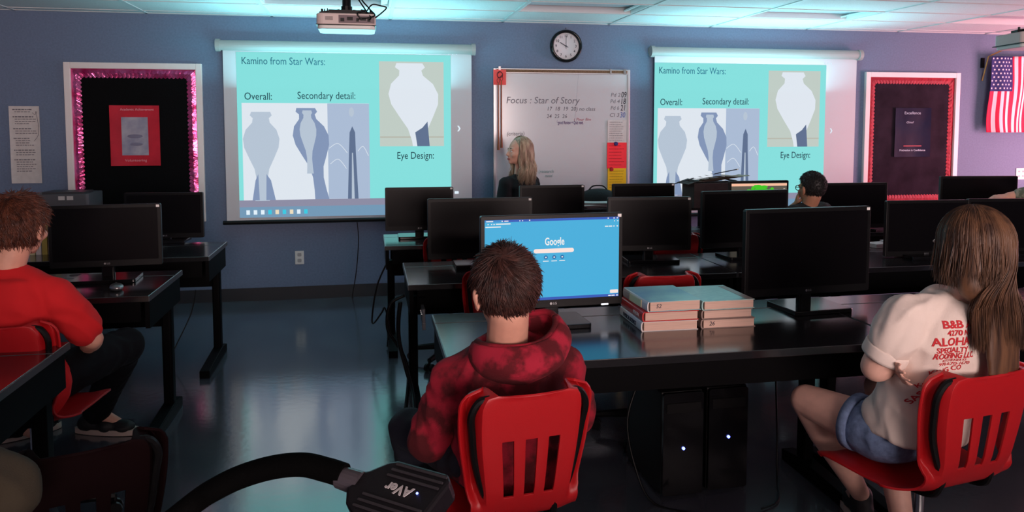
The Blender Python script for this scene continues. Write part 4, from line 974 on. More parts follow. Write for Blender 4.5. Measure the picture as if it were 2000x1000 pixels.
class HeadFrame:
    def __init__(s, c, f, u=(0, 0, 1), k=1.0):
        s.c = Vector(c); s.f = Vector(f).normalized(); u = Vector(u); s.r = s.f.cross(u).normalized(); s.u = s.r.cross(s.f).normalized(); s.k = k
        s.rot = Matrix((s.r, s.f, s.u)).transposed()
    def p(s, r, f, u): return s.c+(s.r*r+s.f*f+s.u*u)*s.k
def add_head(mb, h):
    k = h.k
    E = lambda r, f, u, a, b, c: mb.ell(h.p(r, f, u), (a*k, b*k, c*k), h.rot, nu=20, nv=14)
    E(0, -.012, .022, .074, .094, .086); E(0, .022, -.02, .064, .070, .075); E(0, .035, -.062, .05, .052, .046); E(0, .068, -.092, .022, .02, .018)
    for s in (-1, 1):
        E(s*.034, .074, .012, .024, .014, .009); E(s*.04, .062, -.035, .024, .022, .022)
        E(s*.080, -.008, -.022, .009, .020, .031); E(s*.089, -.017, -.012, .0065, .012, .023); E(s*.079, -.002, -.046, .007, .010, .010)
    cap(mb, h.p(0, .084, .0), .008*k, h.p(0, .104, -.034), .0115*k); E(-.009, .094, -.038, .008, .009, .007); E(.009, .094, -.038, .008, .009, .007)
    E(0, .084, -.061, .022, .010, .006); E(0, .082, -.072, .019, .011, .007)
def face_parts(h, parent, origin, iris, brow, lip):
    k = h.k; o = Vector(origin)
    EYE = mat('eye_white', (0.7, 0.68, 0.66), 0.2)
    for s in (-1, 1):
        e = MB().ell(h.p(s*.031, .0725, -.004)-o, (.0112*k, .0112*k, .0105*k), nu=14, nv=10).build('eye', EYE, parent, smooth=True)
        MB().ell(h.p(s*.031, .0812, -.004)-o, (.0055*k, .003*k, .0055*k), h.rot, nu=12, nv=8).build('iris', iris, e, smooth=True)
        MB().tube([h.p(s*.016, .0835, .016)-o, h.p(s*.032, .0845, .020)-o, h.p(s*.05, .070, .015)-o], [.0026*k, .0018*k], 6).build('eyebrow', brow, parent)
    MB().tube([h.p(-.022, .083, -.066)-o, h.p(-.008, .0935, -.063)-o, h.p(.008, .0935, -.063)-o, h.p(.022, .083, -.066)-o], [.004*k, .004*k], 8).tube([h.p(-.018, .082, -.070)-o, h.p(0, .094, -.073)-o, h.p(.018, .082, -.070)-o], [.004*k, .004*k], 8).build('lips', lip, parent, smooth=True)
def add_hand(mb, wrist, d, nrm, k=1.0, curl=25, side=1, spread=4):
    # d: direction from wrist to fingers, nrm: direction the palm faces, side: +1 thumb on nrm x d side
    w_ = Vector(wrist); d = Vector(d).normalized(); n_ = Vector(nrm); n_ = (n_-d*n_.dot(d)).normalized(); t = n_.cross(d)*side
    P = lambda a, b, c: w_+(d*a+t*b+n_*c)*k
    for b, L_ in ((.030, .082), (.011, .086), (-.009, .082), (-.027, .074)): cap(mb, P(.005, b*.55, 0), .013*k, P(L_, b, 0), .0105*k, n=10)
    for i, (b, L0, seg) in enumerate(((.030, .084, (.042, .026, .021)), (.011, .088, (.046, .030, .023)), (-.009, .084, (.043, .028, .022)), (-.027, .076, (.034, .021, .019)))):
        p = P(L0, b, 0); ang = R(curl*0.6+4*i); dd = (d+t*(b*spread*0.9)).normalized(); r = .0092*k
        for j, s_ in enumerate(seg):
            v = (dd*math.cos(ang)+n_*math.sin(ang)).normalized(); q = p+v*s_*k; cap(mb, p, r, q, r*.9, n=10); p = q; r *= .9; ang += R(curl*(1.1 if j == 0 else .8))
    a = P(.022, .024, .004); b_ = P(.052, .050, .014); c = P(.080, .056, .024); e = P(.102, .054, .034)
    cap(mb, a, .014*k, b_, .0115*k, n=10); cap(mb, b_, .0105*k, c, .009*k, n=10); cap(mb, c, .009*k, e, .0075*k, n=10)
def strands(name, roots, paths, width, m, parent, origin, flat=False):
    # paths: array n x k x 3 ; three sided tapered strands joined in one part
    A = np.asarray(paths)-np.asarray(origin)[None, None]; n, k, _ = A.shape
    T = np.gradient(A, axis=1); T /= np.linalg.norm(T, axis=2, keepdims=True)+1e-9
    ref = rng.normal(size=(n, 1, 3)); B = np.cross(T, ref); B /= np.linalg.norm(B, axis=2, keepdims=True)+1e-9; C = np.cross(T, B)
    w_ = np.asarray(width).reshape(-1, 1, 1)*np.interp(np.linspace(0, 1, k), [0, .15, .7, 1], [.7, 1, .85, .12])[None, :, None]
    V = np.stack([A+w_*(B*math.cos(a)+C*math.sin(a)) for a in (0, 2.094, 4.189)], axis=2).reshape(-1, 3)
    idx = np.arange(n*k*3).reshape(n, k, 3); F = []
    for s in range(3):
        q = np.stack([idx[:, :-1, s], idx[:, :-1, (s+1) % 3], idx[:, 1:, (s+1) % 3], idx[:, 1:, s]], axis=-1).reshape(-1, 4); F.append(q)
    F = np.concatenate(F); me = bpy.data.meshes.new(name)
    me.vertices.add(len(V)); me.vertices.foreach_set('co', V.ravel()); me.loops.add(F.size); me.loops.foreach_set('vertex_index', F.ravel())
    me.polygons.add(len(F)); me.polygons.foreach_set('loop_start', np.arange(0, F.size, 4)); me.polygons.foreach_set('use_smooth', np.ones(len(F), bool))
    me.update(calc_edges=True)
    return link(name, me, m, parent)
def short_hair(h, parent, origin, m, n=4200, length=.022, lift=.30, width=.0011, nape=-.07, whorl=(.012, -.65, .75), pad=.006, seed=0, wavy=0.0, front=.55, curl=0.0, nearear=.03, vnape=.0, mess=.20):
    k = h.k; o = Vector(origin)
    ctr = np.array([0, -.012, .018]); rad = np.array([.078, .099, .092])
    r_ = np.random.default_rng(seed)
    def keep(P):       # local head coords
        f, u, x = P[:, 1], P[:, 2], np.abs(P[:, 0])
        line = np.where(f > .03, .055+(f-.03)*.3, np.where(f > -.01, -.012+ (f+.01)*1.7, nape+ np.clip((f+.03)*1.2, -.012, 0.055) + np.clip((x-.05)/.03, 0, 1)*nearear - np.clip(1-x/.035, 0, 1)*vnape))
        return u > line
    # fuller cap under the strands
    cp = MB(); nu, nv = 48, 30; V = []; ok = []
    for j in range(nv+1):
        th = math.pi*.86*j/nv
        for i in range(nu):
            ph = 2*math.pi*i/nu; d = np.array([math.sin(th)*math.cos(ph), math.sin(th)*math.sin(ph), math.cos(th)])
            p = ctr+d*(rad+pad*(.9+.5*noise.noise(Vector(d*4)+Vector((seed, 0, 0))))); V.append(p)
    KP = keep(np.array(V))
    W_ = [h.p(*p)-o for p in V]
    F = [(j*nu+i, (j+1)*nu+i, (j+1)*nu+(i+1) % nu, j*nu+(i+1) % nu) for j in range(nv) for i in range(nu) if KP[j*nu+i] and KP[(j+1)*nu+i] and KP[j*nu+(i+1) % nu]]
    cp.add(W_, F); hc = cp.build('hair', m, parent, smooth=True); so = hc.modifiers.new('s', 'SOLIDIFY'); so.thickness = .006; so.offset = -1
    D = r_.normal(size=(n*3, 3)); D /= np.linalg.norm(D, axis=1, keepdims=True); P = ctr+D*(rad+pad*.6); sel = keep(P); P = P[sel][:n]; D = D[sel][:n]
    Nn = D/rad; Nn /= np.linalg.norm(Nn, axis=1, keepdims=True)
    wd = np.array(whorl); wd = wd/np.linalg.norm(wd); rv = D-wd; rv -= Nn*np.sum(rv*Nn, 1, keepdims=True); rl = np.linalg.norm(rv, axis=1, keepdims=True)+1e-6; rv /= rl
    sw = np.cross(Nn, rv); mix = np.exp(-rl*1.6); T = rv*(1-.55*mix)+sw*.75*mix+r_.normal(size=P.shape)*mess
    T /= np.linalg.norm(T, axis=1, keepdims=True)
    L_ = length*r_.uniform(.65, 1.25, (len(P), 1)); K = 6; paths = []
    w1 = r_.uniform(0, 6.28, (len(P), 1))
    for q in range(K):
        t = q/(K-1); X_ = P+T*L_*t+Nn*L_*(lift*math.sin(t*math.pi*.62)+.06)
        if curl: X_ = X_+ (np.cos(w1+t*5)*np.cross(Nn, T)+np.sin(w1+t*5)*Nn)*curl*t
        paths.append(X_)
    A = np.stack(paths, 1); B = np.array([list(h.r), list(h.f), list(h.u)]); A = np.array(h.c)[None, None]+k*A@B
    st = strands('hair_strands', None, A, width*r_.uniform(.7, 1.3, len(P)), m, parent, origin); st['kind'] = 'stuff'
    return hc
def long_hair(h, parent, origin, m, n, endz, width=.0016, az=(-125, 125), vol=1.0, wav=0.0, part=.0, seed=1, drape=None, spreadx=1.0, taper=.85):
    # strands run from the parting over the skull and then fall straight down
    r_ = np.random.default_rng(seed); k = h.k; K = 16; B = np.array([list(h.r), list(h.f), list(h.u)])
    ph = np.radians(r_.uniform(az[0], az[1], n)); depth = r_.uniform(0, 1, n); rad = np.array([.080, .100, .090])*1.0
    th0 = np.radians(r_.uniform(2, 40, n)); hang = np.array([endz(p, d) for p, d in zip(ph, depth)])
    A = np.zeros((n, K, 3)); R0 = (1.0+.16*vol*depth)[:, None]
    base = np.stack([np.sin(ph), -np.cos(ph)], 1)
    w0 = r_.uniform(0, 6.28, n); w1 = r_.normal(0, 1, (n, 3))
    for q in range(K):
        t = q/(K-1)
        if t < .45:
            s = t/.45; th = th0+(np.radians(98)-th0)*s
            loc = np.stack([np.sin(th)*base[:, 0], np.sin(th)*base[:, 1], np.cos(th)], 1)*rad*R0+np.array([0, -.012, .022]); loc[:, 0] += part*(1-s)
            W_ = np.array(h.c)+k*loc@B; last = W_.copy()
        else:
            s = (t-.45)/.55; z = last[:, 2]+(hang-last[:, 2])*s
            W_ = last.copy(); W_[:, 2] = z
            cxy = np.array(h.c)[:2]; off = (last[:, :2]-cxy)*(1+(taper-1)*s); W_[:, :2] = cxy+off
            W_[:, 0] = cxy[0]+(W_[:, 0]-cxy[0])*(1+(spreadx-1)*s)
            if drape: W_ = drape(W_, s, ph, depth)
            W_ += w1*.006*s
            if wav: W_[:, 0] += wav*np.sin(w0*.35+s*11)*s; W_[:, 1] += wav*np.cos(w0*.35+s*11)*s*.6
        A[:, q] = W_
    return strands('hair_strands', None, A, width*r_.uniform(.6, 1.4, n), m, parent, origin)
SKIN = mat('skin_light', S(216, 160, 138), 0.55, var=0.05, scale=30)
SKIN_P = mat('skin_pale', S(226, 178, 160), 0.55, var=0.05, scale=30)
SKIN_T = mat('skin_tan', S(170, 118, 92), 0.55, var=0.05, scale=30)
for mm in (SKIN, SKIN_P, SKIN_T):
    b = mm.node_tree.nodes['Principled BSDF']; b.inputs['Subsurface Weight'].default_value = 0.0
BROWN = mat('brown_hair', S(46, 27, 24), 0.5, c2=S(80, 48, 41), scale=45)
TEEW = mat('cord_red', (0.3, 0.01, 0.02), 0.8)
AUBURN = mat('reddish_brown_hair', S(64, 34, 25), 0.5, c2=S(108, 60, 42), scale=50)
DARKH = mat('dark_hair', S(26, 22, 22), 0.5)
BLOND = mat('blond_hair', S(196, 176, 150), 0.5, c2=S(128, 104, 84), scale=45, stretch=(1, 1, .2))
DBLOND = mat('dark_blond_hair', S(108, 75, 52), 0.5, c2=S(60, 39, 29), scale=45, stretch=(1, 1, .12))
IRISB = mat('iris_brown', (0.06, 0.03, 0.02), 0.2); IRISG = mat('iris_blue', (0.1, 0.16, 0.2), 0.2); LIP = mat('lips', S(176, 96, 92), 0.45)
SOLE = mat('shoe_sole', S(200, 180, 168), 0.6); SHOE = mat('black_shoe', (0.012, 0.012, 0.014), 0.6)
JEAN = mat('dark_denim', (0.006, 0.008, 0.018), 0.85, bump=0.15, bscale=400); LJEAN = mat('light_denim', S(104, 124, 158), 0.85, var=0.18, scale=60, bump=0.2, bscale=400)
def shoe(name, heel, toe, m, parent, origin, sole=True, k=1.0):
    o = Vector(origin); heel, toe = Vector(heel), Vector(toe); d = toe-heel; d.z = 0; L_ = d.length; d.normalize(); s = Vector((0, 0, 1)).cross(d)
    mb = MB(); P = lambda a, b, c: heel+d*a*L_+s*b*k+Vector((0, 0, c*k))
    mb.ell(P(.22, 0, .05), (.044*k, .044*k, .042*k)); mb.ell(P(.5, 0, .045), (.045*k, .06*k, .036*k)); mb.ell(P(.78, 0, .036), (.048*k, .048*k, .026*k))
    cap(mb, P(.15, 0, .05), .04*k, P(.8, 0, .036), .034*k); cap(mb, P(.22, 0, .05), .043*k, P(.26, 0, .10), .042*k)
    ob = fuse(name, mb, .008, 3, m, parent, origin)
    if sole:
        sm = MB(); pts = []
        for i in range(20):
            t = 2*math.pi*i/20; a = .5+.53*math.cos(t); wd = (.042+.008*math.cos(t-.3))*math.sin(t); pts.append((a*L_, wd*k))
        M_ = Matrix((d, s, Vector((0, 0, 1)))).transposed().to_4x4(); M_.translation = Vector((heel.x, heel.y, 0.003))-o
        sm.prism(pts, .026*k, M_); sm.build('sole', SOLE, ob)
    return ob
def limb(mb, a, ra, b, rb, c, rc, bulge=1.08):
    m1 = Vector(a).lerp(Vector(b), .45)
    chain(mb, [(a, ra), (m1, (ra*.55+rb*.45)*bulge), (b, rb), (Vector(b).lerp(Vector(c), .32), rb*1.03*bulge*.97), (c, rc)])
def person(label, root):
    return thing('person', label, 'person', root)
def torso(rings, grow=0.0): return [(c, r, a+grow, b+grow) for c, r, a, b in rings]

# ---------------------------------------------------------------- boy in the red hoodie
O = (0.39, 2.13, 0)
t = person('boy with short brown hair in a red hoodie, seen from behind at the lit screen', O)
h = HeadFrame((0.366, 2.092, 1.065), (-.20, 1, -.10), (-.03, 0, 1), 1.06)
rt = (1, .05, 0)
nb = Vector((.385, 2.165, .90))
TR = [((.395, 2.15, .50), rt, .145, .095), ((.395, 2.15, .58), rt, .145, .095), ((.393, 2.155, .66), rt, .14, .095), ((.390, 2.16, .74), rt, .15, .098), ((.388, 2.165, .80), rt, .150, .088), ((.388, 2.165, .855), rt, .105, .066), ((.386, 2.165, .90), rt, .062, .056), ((.386, 2.165, .93), rt, .052, .052)]
shL, shR = Vector((.235, 2.165, .785)), Vector((.545, 2.175, .812)); elL, elR = Vector((.160, 2.20, .60)), Vector((.615, 2.22, .63)); wrL, wrR = Vector((.27, 2.36, .585)), Vector((.52, 2.39, .585))
hpL, hpR = Vector((.305, 2.17, .545)), Vector((.485, 2.17, .545)); knL, knR = Vector((.115, 2.44, .535)), Vector((.56, 2.53, .54)); anL, anR = Vector((.20, 2.60, .10)), Vector((.56, 2.62, .10))
b = MB(); add_head(b, h); cap(b, nb-Vector((0, 0, .05)), .062, h.p(0, -.02, -.06), .058); loft(b, torso(TR, -.02))
for s_, e_, w_ in ((shL, elL, wrL), (shR, elR, wrR)): limb(b, s_, .038, e_, .034, w_, .026)
add_hand(b, wrL, (.6, .75, -.1), (.1, 0, -1), .92, 30, 1); add_hand(b, wrR, (-.6, .75, -.1), (-.1, 0, -1), .92, 30, -1)
for s_, e_, w_ in ((hpL, knL, anL), (hpR, knR, anR)): limb(b, s_, .065, e_, .048, w_, .034)
for a_ in (anL, anR): cap(b, a_, .034, a_+Vector((-.01, .12, -.06)), .022)
fuse('body', b, .007, 4, SKIN, t, O); face_parts(h, t, O, IRISB, BROWN, LIP)
HOOD = mat('red_camo_hoodie', (0.085, 0.001, 0.005), 0.9, c2=(0.34, 0.006, 0.026), scale=11, bump=0.25, bscale=500)
c = MB(); loft(c, torso(TR[:-2], .02))
for s_, e_, w_ in ((shL, elL, wrL), (shR, elR, wrR)): chain(c, [(s_, .062), (s_.lerp(e_, .5), .060), (e_, .056), (e_.lerp(w_, .6), .05), (w_, .042)])
chain(c, [(shL, .058), ((.31, 2.165, .83), .058), ((.386, 2.16, .865), .056), ((.465, 2.165, .845), .058), (shR, .058)])
fuse('hoodie', c, .0075, 4, HOOD, t, O, .015, 9, 3.0)
# the hood hangs open behind the neck: a bag with a rolled rim
c = MB(); nT, nS = 44, 12; V = []; ox, oy, oz = O
for k_ in range(nS+1):
    q = k_/nS
    for i in range(nT):
        a_ = 2*math.pi*i/nT; ca, sa = math.cos(a_), math.sin(a_); back = max(0, -sa)
        sc = (1+.30*math.sin(math.pi*min(1, q*1.15))*(.6+.4*back))*(1-q**3.2)
        x = .405+.02*q+.112*ca*sc; y = 2.118-.035*q+.088*sa*sc; z = .934+.030*ca+.012*math.sin(2*a_)-.026*back*(1-q)-.135*q
        n_ = noise.noise(Vector((x*15, y*15, z*11)))*.016*math.sin(math.pi*min(1, q+.12))
        V.append((x-ox+n_*ca, y-oy+n_*sa, z-oz+n_*.6))
c.add(V, [(k_*nT+i, (k_+1)*nT+i, (k_+1)*nT+(i+1) % nT, k_*nT+(i+1) % nT) for k_ in range(nS) for i in range(nT)])
hd_ = c.build('hood', mat('red_camo_hood', (0.11, 0.0015, 0.007), 0.9, c2=(0.40, 0.010, 0.035), scale=15, bump=0.25, bscale=500), t, smooth=True)
m_ = hd_.modifiers.new('s', 'SOLIDIFY'); m_.thickness = .016; m_.offset = 1; m_ = hd_.modifiers.new('u', 'SUBSURF'); m_.levels = 1; m_.render_levels = 1
c = MB(); c.tube([Vector(V[i % nT])+Vector((0, 0, .002)) for i in range(0, nT+1, 2)], [.010, .010], 8, smooth=3); c.build('hood_seam', HOOD, hd_, smooth=True)
for s_ in (-1, 1): MB().tube([(s_*.05, .10, .87), (s_*.055, .125, .80), (s_*.05, .135, .70)], .0035, 6).build('drawstring', TEEW, t)
c = MB()
for s_, e_, w_ in ((hpL, knL, anL), (hpR, knR, anR)): chain(c, [(s_, .082), (e_, .066), (w_, .056)])
cap(c, hpL, .092, hpR, .092); fuse('jeans', c, .009, 4, JEAN, t, O, .008, 10, 5)
for a_ in (anL, anR): shoe('shoe', (a_.x, a_.y-.05, 0), (a_.x-.01, a_.y+.18, 0), SHOE, t, O)
short_hair(h, t, O, BROWN, 7500, .028, .05, .0012, nape=-.112, whorl=(-.28, -.60, .74), seed=4, pad=.008, nearear=.06, vnape=.040, mess=.13)
c = MB()
for i in range(9): c.tube([h.p(-.008+.004*(i % 3), -.02+.006*(i//3), .105), h.p(-.012+.006*(i % 3), -.025+.006*(i//3), .120), h.p(-.004+.007*(i % 3)-.006*(i//3), -.03+.006*(i//3), .130)], [.0022, .0004], 5)
for v in range(len(c.v)): c.v[v] = tuple(Vector(c.v[v])-Vector(O))
c.build('cowlick', BROWN, t)['kind'] = 'stuff'

# ---------------------------------------------------------------- girl in the white T-shirt
O = (1.70, 2.12, 0)
t = person('girl with long straight hair in a white T-shirt and denim shorts, arms folded', O)
h = HeadFrame((1.747, 1.975, 1.158), (-.22, 1, -.05), (0, 0, 1), 1.0)
rt = (1, .20, 0)
TR = [((1.695, 2.105, .545), rt, .135, .09), ((1.70, 2.10, .60), rt, .138, .095), ((1.71, 2.085, .68), rt, .128, .092), ((1.722, 2.06, .77), rt, .14, .095), ((1.735, 2.035, .87), rt, .155, .088), ((1.742, 2.015, .955), rt, .125, .07), ((1.747, 2.005, 1.0), rt, .065, .055), ((1.75, 2.0, 1.03), rt, .048, .048)]
shL, shR = Vector((1.565, 2.00, .948)), Vector((1.895, 2.06, .945))
elL = Vector((1.510, 2.053, 0.784)); elR = Vector((1.98, 2.24, .74)); wrL = Vector((1.72, 2.235, .765)); wrR = Vector((1.616, 2.054, 0.784))
hpL, hpR = Vector((1.615, 2.14, .53)), Vector((1.79, 2.17, .53)); knL = Vector((1.512, 2.425, .545)); anL = Vector((1.835, 2.56, .105)); anR = Vector((1.80, 2.27, .10)); knR = Vector((1.87, 2.52, .54))
b = MB(); add_head(b, h); cap(b, (1.747, 2.005, .96), .05, h.p(0, -.02, -.06), .047); loft(b, torso(TR, -.02))
limb(b, shL, .048, elL, .047, wrL, .030, 1.12); limb(b, shR, .046, elR, .038, wrR, .026, 1.12)
add_hand(b, wrL, (.9, .1, .1), (0, -1, .1), .9, 20, 1)
add_hand(b, wrR, Vector((1.463, 1.940, 0.780))-wrR, (.8, -.3, .2), .92, 18, -1)
limb(b, hpL, .082, knL, .056, anL, .034, 1.05); limb(b, hpR, .082, knR, .056, anR, .034, 1.05)
for a_ in (anL, anR): cap(b, a_, .034, a_+Vector((.03, .12, -.065)), .022)
fuse('body', b, .0062, 5, SKIN_P, t, O); face_parts(h, t, O, IRISG, DBLOND, LIP)
TEE = mat('white_cotton', S(228, 212, 202), 0.9, bump=0.12, bscale=600)
c = MB(); loft(c, torso(TR[:-1], .022))
sl = shL.lerp(elL, .45); sr = shR.lerp(elR, .60)
for s_, e_ in ((shL, sl), (shR, sr)): chain(c, [(s_, .064), (s_.lerp(e_, .5), .068), (e_, .066)])
chain(c, [(shL, .056), (shL.lerp(Vector((1.742, 2.01, .935)), .5)+Vector((0, 0, .018)), .056), ((1.742, 2.01, .955), .060), (shR, .056)])
c.ell((1.59, 2.12, .60), (.055, .07, .06))
tee = fuse('t_shirt', c, .0072, 3, TEE, t, O, .0115, 10, 1.0, (1, 1, .7))
d_ = (elL-shL).normalized()
c = MB(); q = d_.to_track_quat('Z', 'Y'); n = 28; V = []; prf = [(.056, -.022), (.0655, -.024), (.0675, -.018), (.0668, .006), (.0650, .015), (.058, .016), (.054, .0)]
for i in range(n):
    for r, z in prf: rr_ = r+.003*math.sin(3*2*math.pi*i/n+1); V.append(sl+d_*.052+q @ Vector((rr_*math.cos(2*math.pi*i/n), rr_*math.sin(2*math.pi*i/n), z))-Vector(O))
k_ = len(prf); c.add(V, [(i*k_+j, ((i+1) % n)*k_+j, ((i+1) % n)*k_+(j+1) % k_, i*k_+(j+1) % k_) for i in range(n) for j in range(k_)])
cuff = c.build('rolled_cuff', TEE, t, smooth=True)
c = MB(); cap(c, hpL, .092, hpR, .092)
for s_, e_ in ((hpL, knL), (hpR, knR)): chain(c, [(s_, .092), (s_.lerp(e_, .15), .092)])
loft(c, torso(TR[:2], .012)); fuse('denim_shorts', c, .008, 4, LJEAN, t, O, .006, 12, 2)
for s_, e_ in ((hpL, knL), (hpR, knR)):
    d_ = (e_-s_).normalized(); a_ = s_.lerp(e_, .15); q = d_.to_track_quat('Z', 'Y'); c = MB(); n = 28; V = []; prf = [(.084, -.016), (.094, -.016), (.095, .014), (.086, .016)]
    for i in range(n):
        for r, z in prf: V.append(a_+d_*.055+q @ Vector((r*math.cos(2*math.pi*i/n), r*math.sin(2*math.pi*i/n), z))-Vector(O))
    k_ = 4; c.add(V, [(i*k_+j, ((i+1) % n)*k_+j, ((i+1) % n)*k_+(j+1) % k_, i*k_+(j+1) % k_) for i in range(n) for j in range(k_)])
    c.build('shorts_hem', LJEAN, t, smooth=True)
for a_ in (anL, anR):
    so = shoe('shoe', (a_.x-.01, a_.y-.05, 0), (a_.x+.05, a_.y+.17, 0), SHOE, t, O)
    for i in range(3):
        c = MB(); z = .075-.012*i; y = a_.y+.03+.035*i-O[1]; x = a_.x+.012+.009*i-O[0]
        c.tube([(x-.035, y, z-.01), (x, y+.006, z+.014), (x+.035, y, z-.01)], .0035, 6); c.build('shoelace', SOLE, so)
# long hair: inner mass and strands, swept together into one fall behind the right shoulder blade
LK = [(.015, -.055, -.12, .100, .050), (.035, -.066, -.20, .098, .036), (.045, -.070, -.29, .096, .028), (.050, -.070, -.37, .092, .020)]    # r, f, u, half width, half depth
def lock(z, px, py):
    zs = [h.p(*a[:3]).z for a in LK]
    tt = np.interp(-z, [-v for v in zs], range(len(LK)))
    g = lambda k: np.interp(tt, range(len(LK)), [a[k] for a in LK])
    cx_ = h.c.x+h.r.x*g(0)+h.f.x*g(1); cy_ = h.c.y+h.r.y*g(0)+h.f.y*g(1)
    return cx_+px*g(3), cy_+py*g(4)
def gz(ph, dp):
    x = math.sin(ph)
    return 1.045+.04*dp if x < -.25 else .862+.035*dp
def drp(W_, s, ph, dp):
    x, y = lock(W_[:, 2], np.clip((np.sin(ph)+.25)/1.25*2-1, -1, 1), -np.cos(ph)*(.6+.5*dp)+.1)
    m = np.clip((h.c.z-.02-W_[:, 2])/.17, 0, 1); m = m*m*(3-2*m); m = np.where(np.sin(ph) < -.25, m*np.interp(np.sin(ph), [-.9, -.25], [.05, .45]), m)
    W_[:, 0] = W_[:, 0]*(1-m)+x*m; W_[:, 1] = W_[:, 1]*(1-m)+y*m
    return W_
c = MB(); c.ell(h.p(0, -.012, .022), (.081, .103, .093), h.rot, nu=28, nv=18)
loft(c, [(h.p(0, -.04, .02), h.r, .088, .07), (h.p(.0, -.05, -.06), h.r, .092, .055)]+[(h.p(a, f_, u_), h.r, w_*.74, d_2*.62) for a, f_, u_, w_, d_2 in LK])
c.ell(h.p(-.02, -.045, -.09), (.078, .05, .075), h.rot); c.ell(h.p(.015, -.058, -.115), (.075, .046, .07), h.rot)
fuse('hair', c, .008, 6, DBLOND, t, O)
st = long_hair(h, t, O, DBLOND, 8000, gz, .0018, (-122, 122), 1.05, 0.0, 0.0, 3, drp, 1.0, 1.0); st['kind'] = 'stuff'
# lettering printed on the back of the shirt and the sleeve, laid on the cloth
bm_ = bmesh.new(); bm_.from_mesh(tee.data); BV = BVHTree.FromBMesh(bm_); bm_.free()
PRINT = mat('red_shirt_print', S(196, 34, 44), 0.8)
def shirt_text(s, size, world, width, right, up, bold=.02, shear=0):
    right, up = Vector(right).normalized(), Vector(up).normalized(); nn = right.cross(up)
    me = text_mesh(s, size, bold=bold, align='CENTER', shear=shear, ext=0.0)
    b_ = bmesh.new(); b_.from_mesh(me)
    xs = [v.co.x for v in b_.verts]; f = width/(max(xs)-min(xs))
    bmesh.ops.triangulate(b_, faces=b_.faces); bmesh.ops.subdivide_edges(b_, edges=[e for e in b_.edges if e.calc_length()*f > .006], cuts=1)
    eye = Vector(world); hit0 = BV.ray_cast(eye-Vector(O)-(eye-Vector((0, 0, 1.52))).normalized()*.4, (eye-Vector((0, 0, 1.52))).normalized())
    o_ = hit0[0] if hit0[0] is not None else eye-Vector(O)
    bad = 0
    for v in b_.verts:
        p = o_+right*v.co.x*f+up*v.co.y
        hit = BV.ray_cast(p+nn*.12, -nn, .24)
        if hit[0] is None: bad += 1; v.co = p
        else: v.co = hit[0]+hit[1]*.0015
    if bad > len(b_.verts)*.15: b_.free(); print('lettering off the cloth', s); return
    b_.to_mesh(me); b_.free(); return link('lettering', me, PRINT, t)
rv = (1, .2, 0.03); uv = (-.0, .1, 1)
for s_, size, pp, wpx in (('B&B ALL', .030, (1.669, 1.893, 0.948), 74), ('4270 N Sto', .022, (1.669, 1.891, 0.925), 66), ('ALOHA', .032, (1.634, 1.896, 0.898), 72), ('SPECIALTY', .021, (1.631, 1.895, 0.875), 60), ('ROOFING LLC', .023, (1.637, 1.893, 0.859), 76), ('KITCHENER KS', .010, (1.636, 1.892, 0.847), 48), ('970-670-1670', .013, (1.636, 1.891, 0.837), 62)):
    shirt_text(s_, size, pp, wpx*2.12/1500, rv, uv, bold=.03 if size > .02 else .01)
for s_, size, pp, w_, a_ in (('KING', .020, (1.601, 1.896, 0.813), .05, 14), ('CO', .020, (1.645, 1.889, 0.825), .028, 4), ('Kans', .016, (1.555, 1.902, 0.781), .035, 40), ('SAS', .026, (1.528, 1.904, 0.740), .04, 62)):
    r2_ = Vector((math.cos(R(a_)), .2, math.sin(R(a_)))); shirt_text(s_, size, pp, w_, r2_, Vector((-math.sin(R(a_)), .1, math.cos(R(a_)))), .02)
shirt_text('TREE', .034, (1.451, 1.932, 0.933), .05, (.62, .25, -.75), (.7, .1, .7), .03)

# ---------------------------------------------------------------- person in the red T-shirt, left edge
O = (-1.32, 3.10, 0)
t = person('person with wavy reddish brown hair in a bright red T-shirt at the left edge', O)
h = HeadFrame((-1.272, 3.095, 1.147), (.22, .97, -.08), (0, 0, 1), 1.0)
rt = (1, -.25, 0)
hx, hy = h.c.x, h.c.y
TR = [((-1.335, 3.09, .47), rt, .17, .115), ((-1.335, 3.09, .58), rt, .16, .11), ((-1.34, 3.08, .70), rt, .155, .11), ((-1.335, 3.07, .82), rt, .17, .115), ((-1.33, 3.07, .90), rt, .17, .10), ((-1.325, 3.07, .965), rt, .115, .075), ((-1.315, 3.07, 1.02), rt, .058, .058)]
shL, shR = Vector((-1.51, 3.12, .89)), Vector((-1.140, 3.045, .885)); elL, elR = Vector((-1.58, 3.28, .70)), Vector((-1.055, 3.14, .70)); wrL, wrR = Vector((-1.42, 3.45, .62)), Vector((-1.15, 3.37, .61))
hpL, hpR = Vector((-1.43, 3.12, .54)), Vector((-1.245, 3.09, .54)); knL, knR = Vector((-1.56, 3.60, .55)), Vector((-1.075, 3.60, .545)); anL, anR = Vector((-1.66, 3.92, .10)), Vector((-1.335, 3.99, .11))
b = MB(); add_head(b, h); cap(b, (-1.315, 3.07, .98), .058, h.p(0, -.02, -.06), .055); loft(b, torso(TR, -.02))
for s_, e_, w_ in ((shL, elL, wrL), (shR, elR, wrR)): limb(b, s_, .05, e_, .040, w_, .029)
add_hand(b, wrL, (.4, .8, -.1), (0, 0, -1), 1, 25, 1); add_hand(b, wrR, (-.1, .9, -.1), (0, 0, -1), 1, 25, -1)
for s_, e_, w_ in ((hpL, knL, anL), (hpR, knR, anR)): limb(b, s_, .08, e_, .055, w_, .04)
for a_ in (anL, anR): cap(b, a_, .036, a_+Vector((.12, -.01, -.07)), .024)
fuse('body', b, .0075, 4, SKIN, t, O); face_parts(h, t, O, IRISB, AUBURN, LIP)
c = MB(); loft(c, torso(TR[:-1], .022))
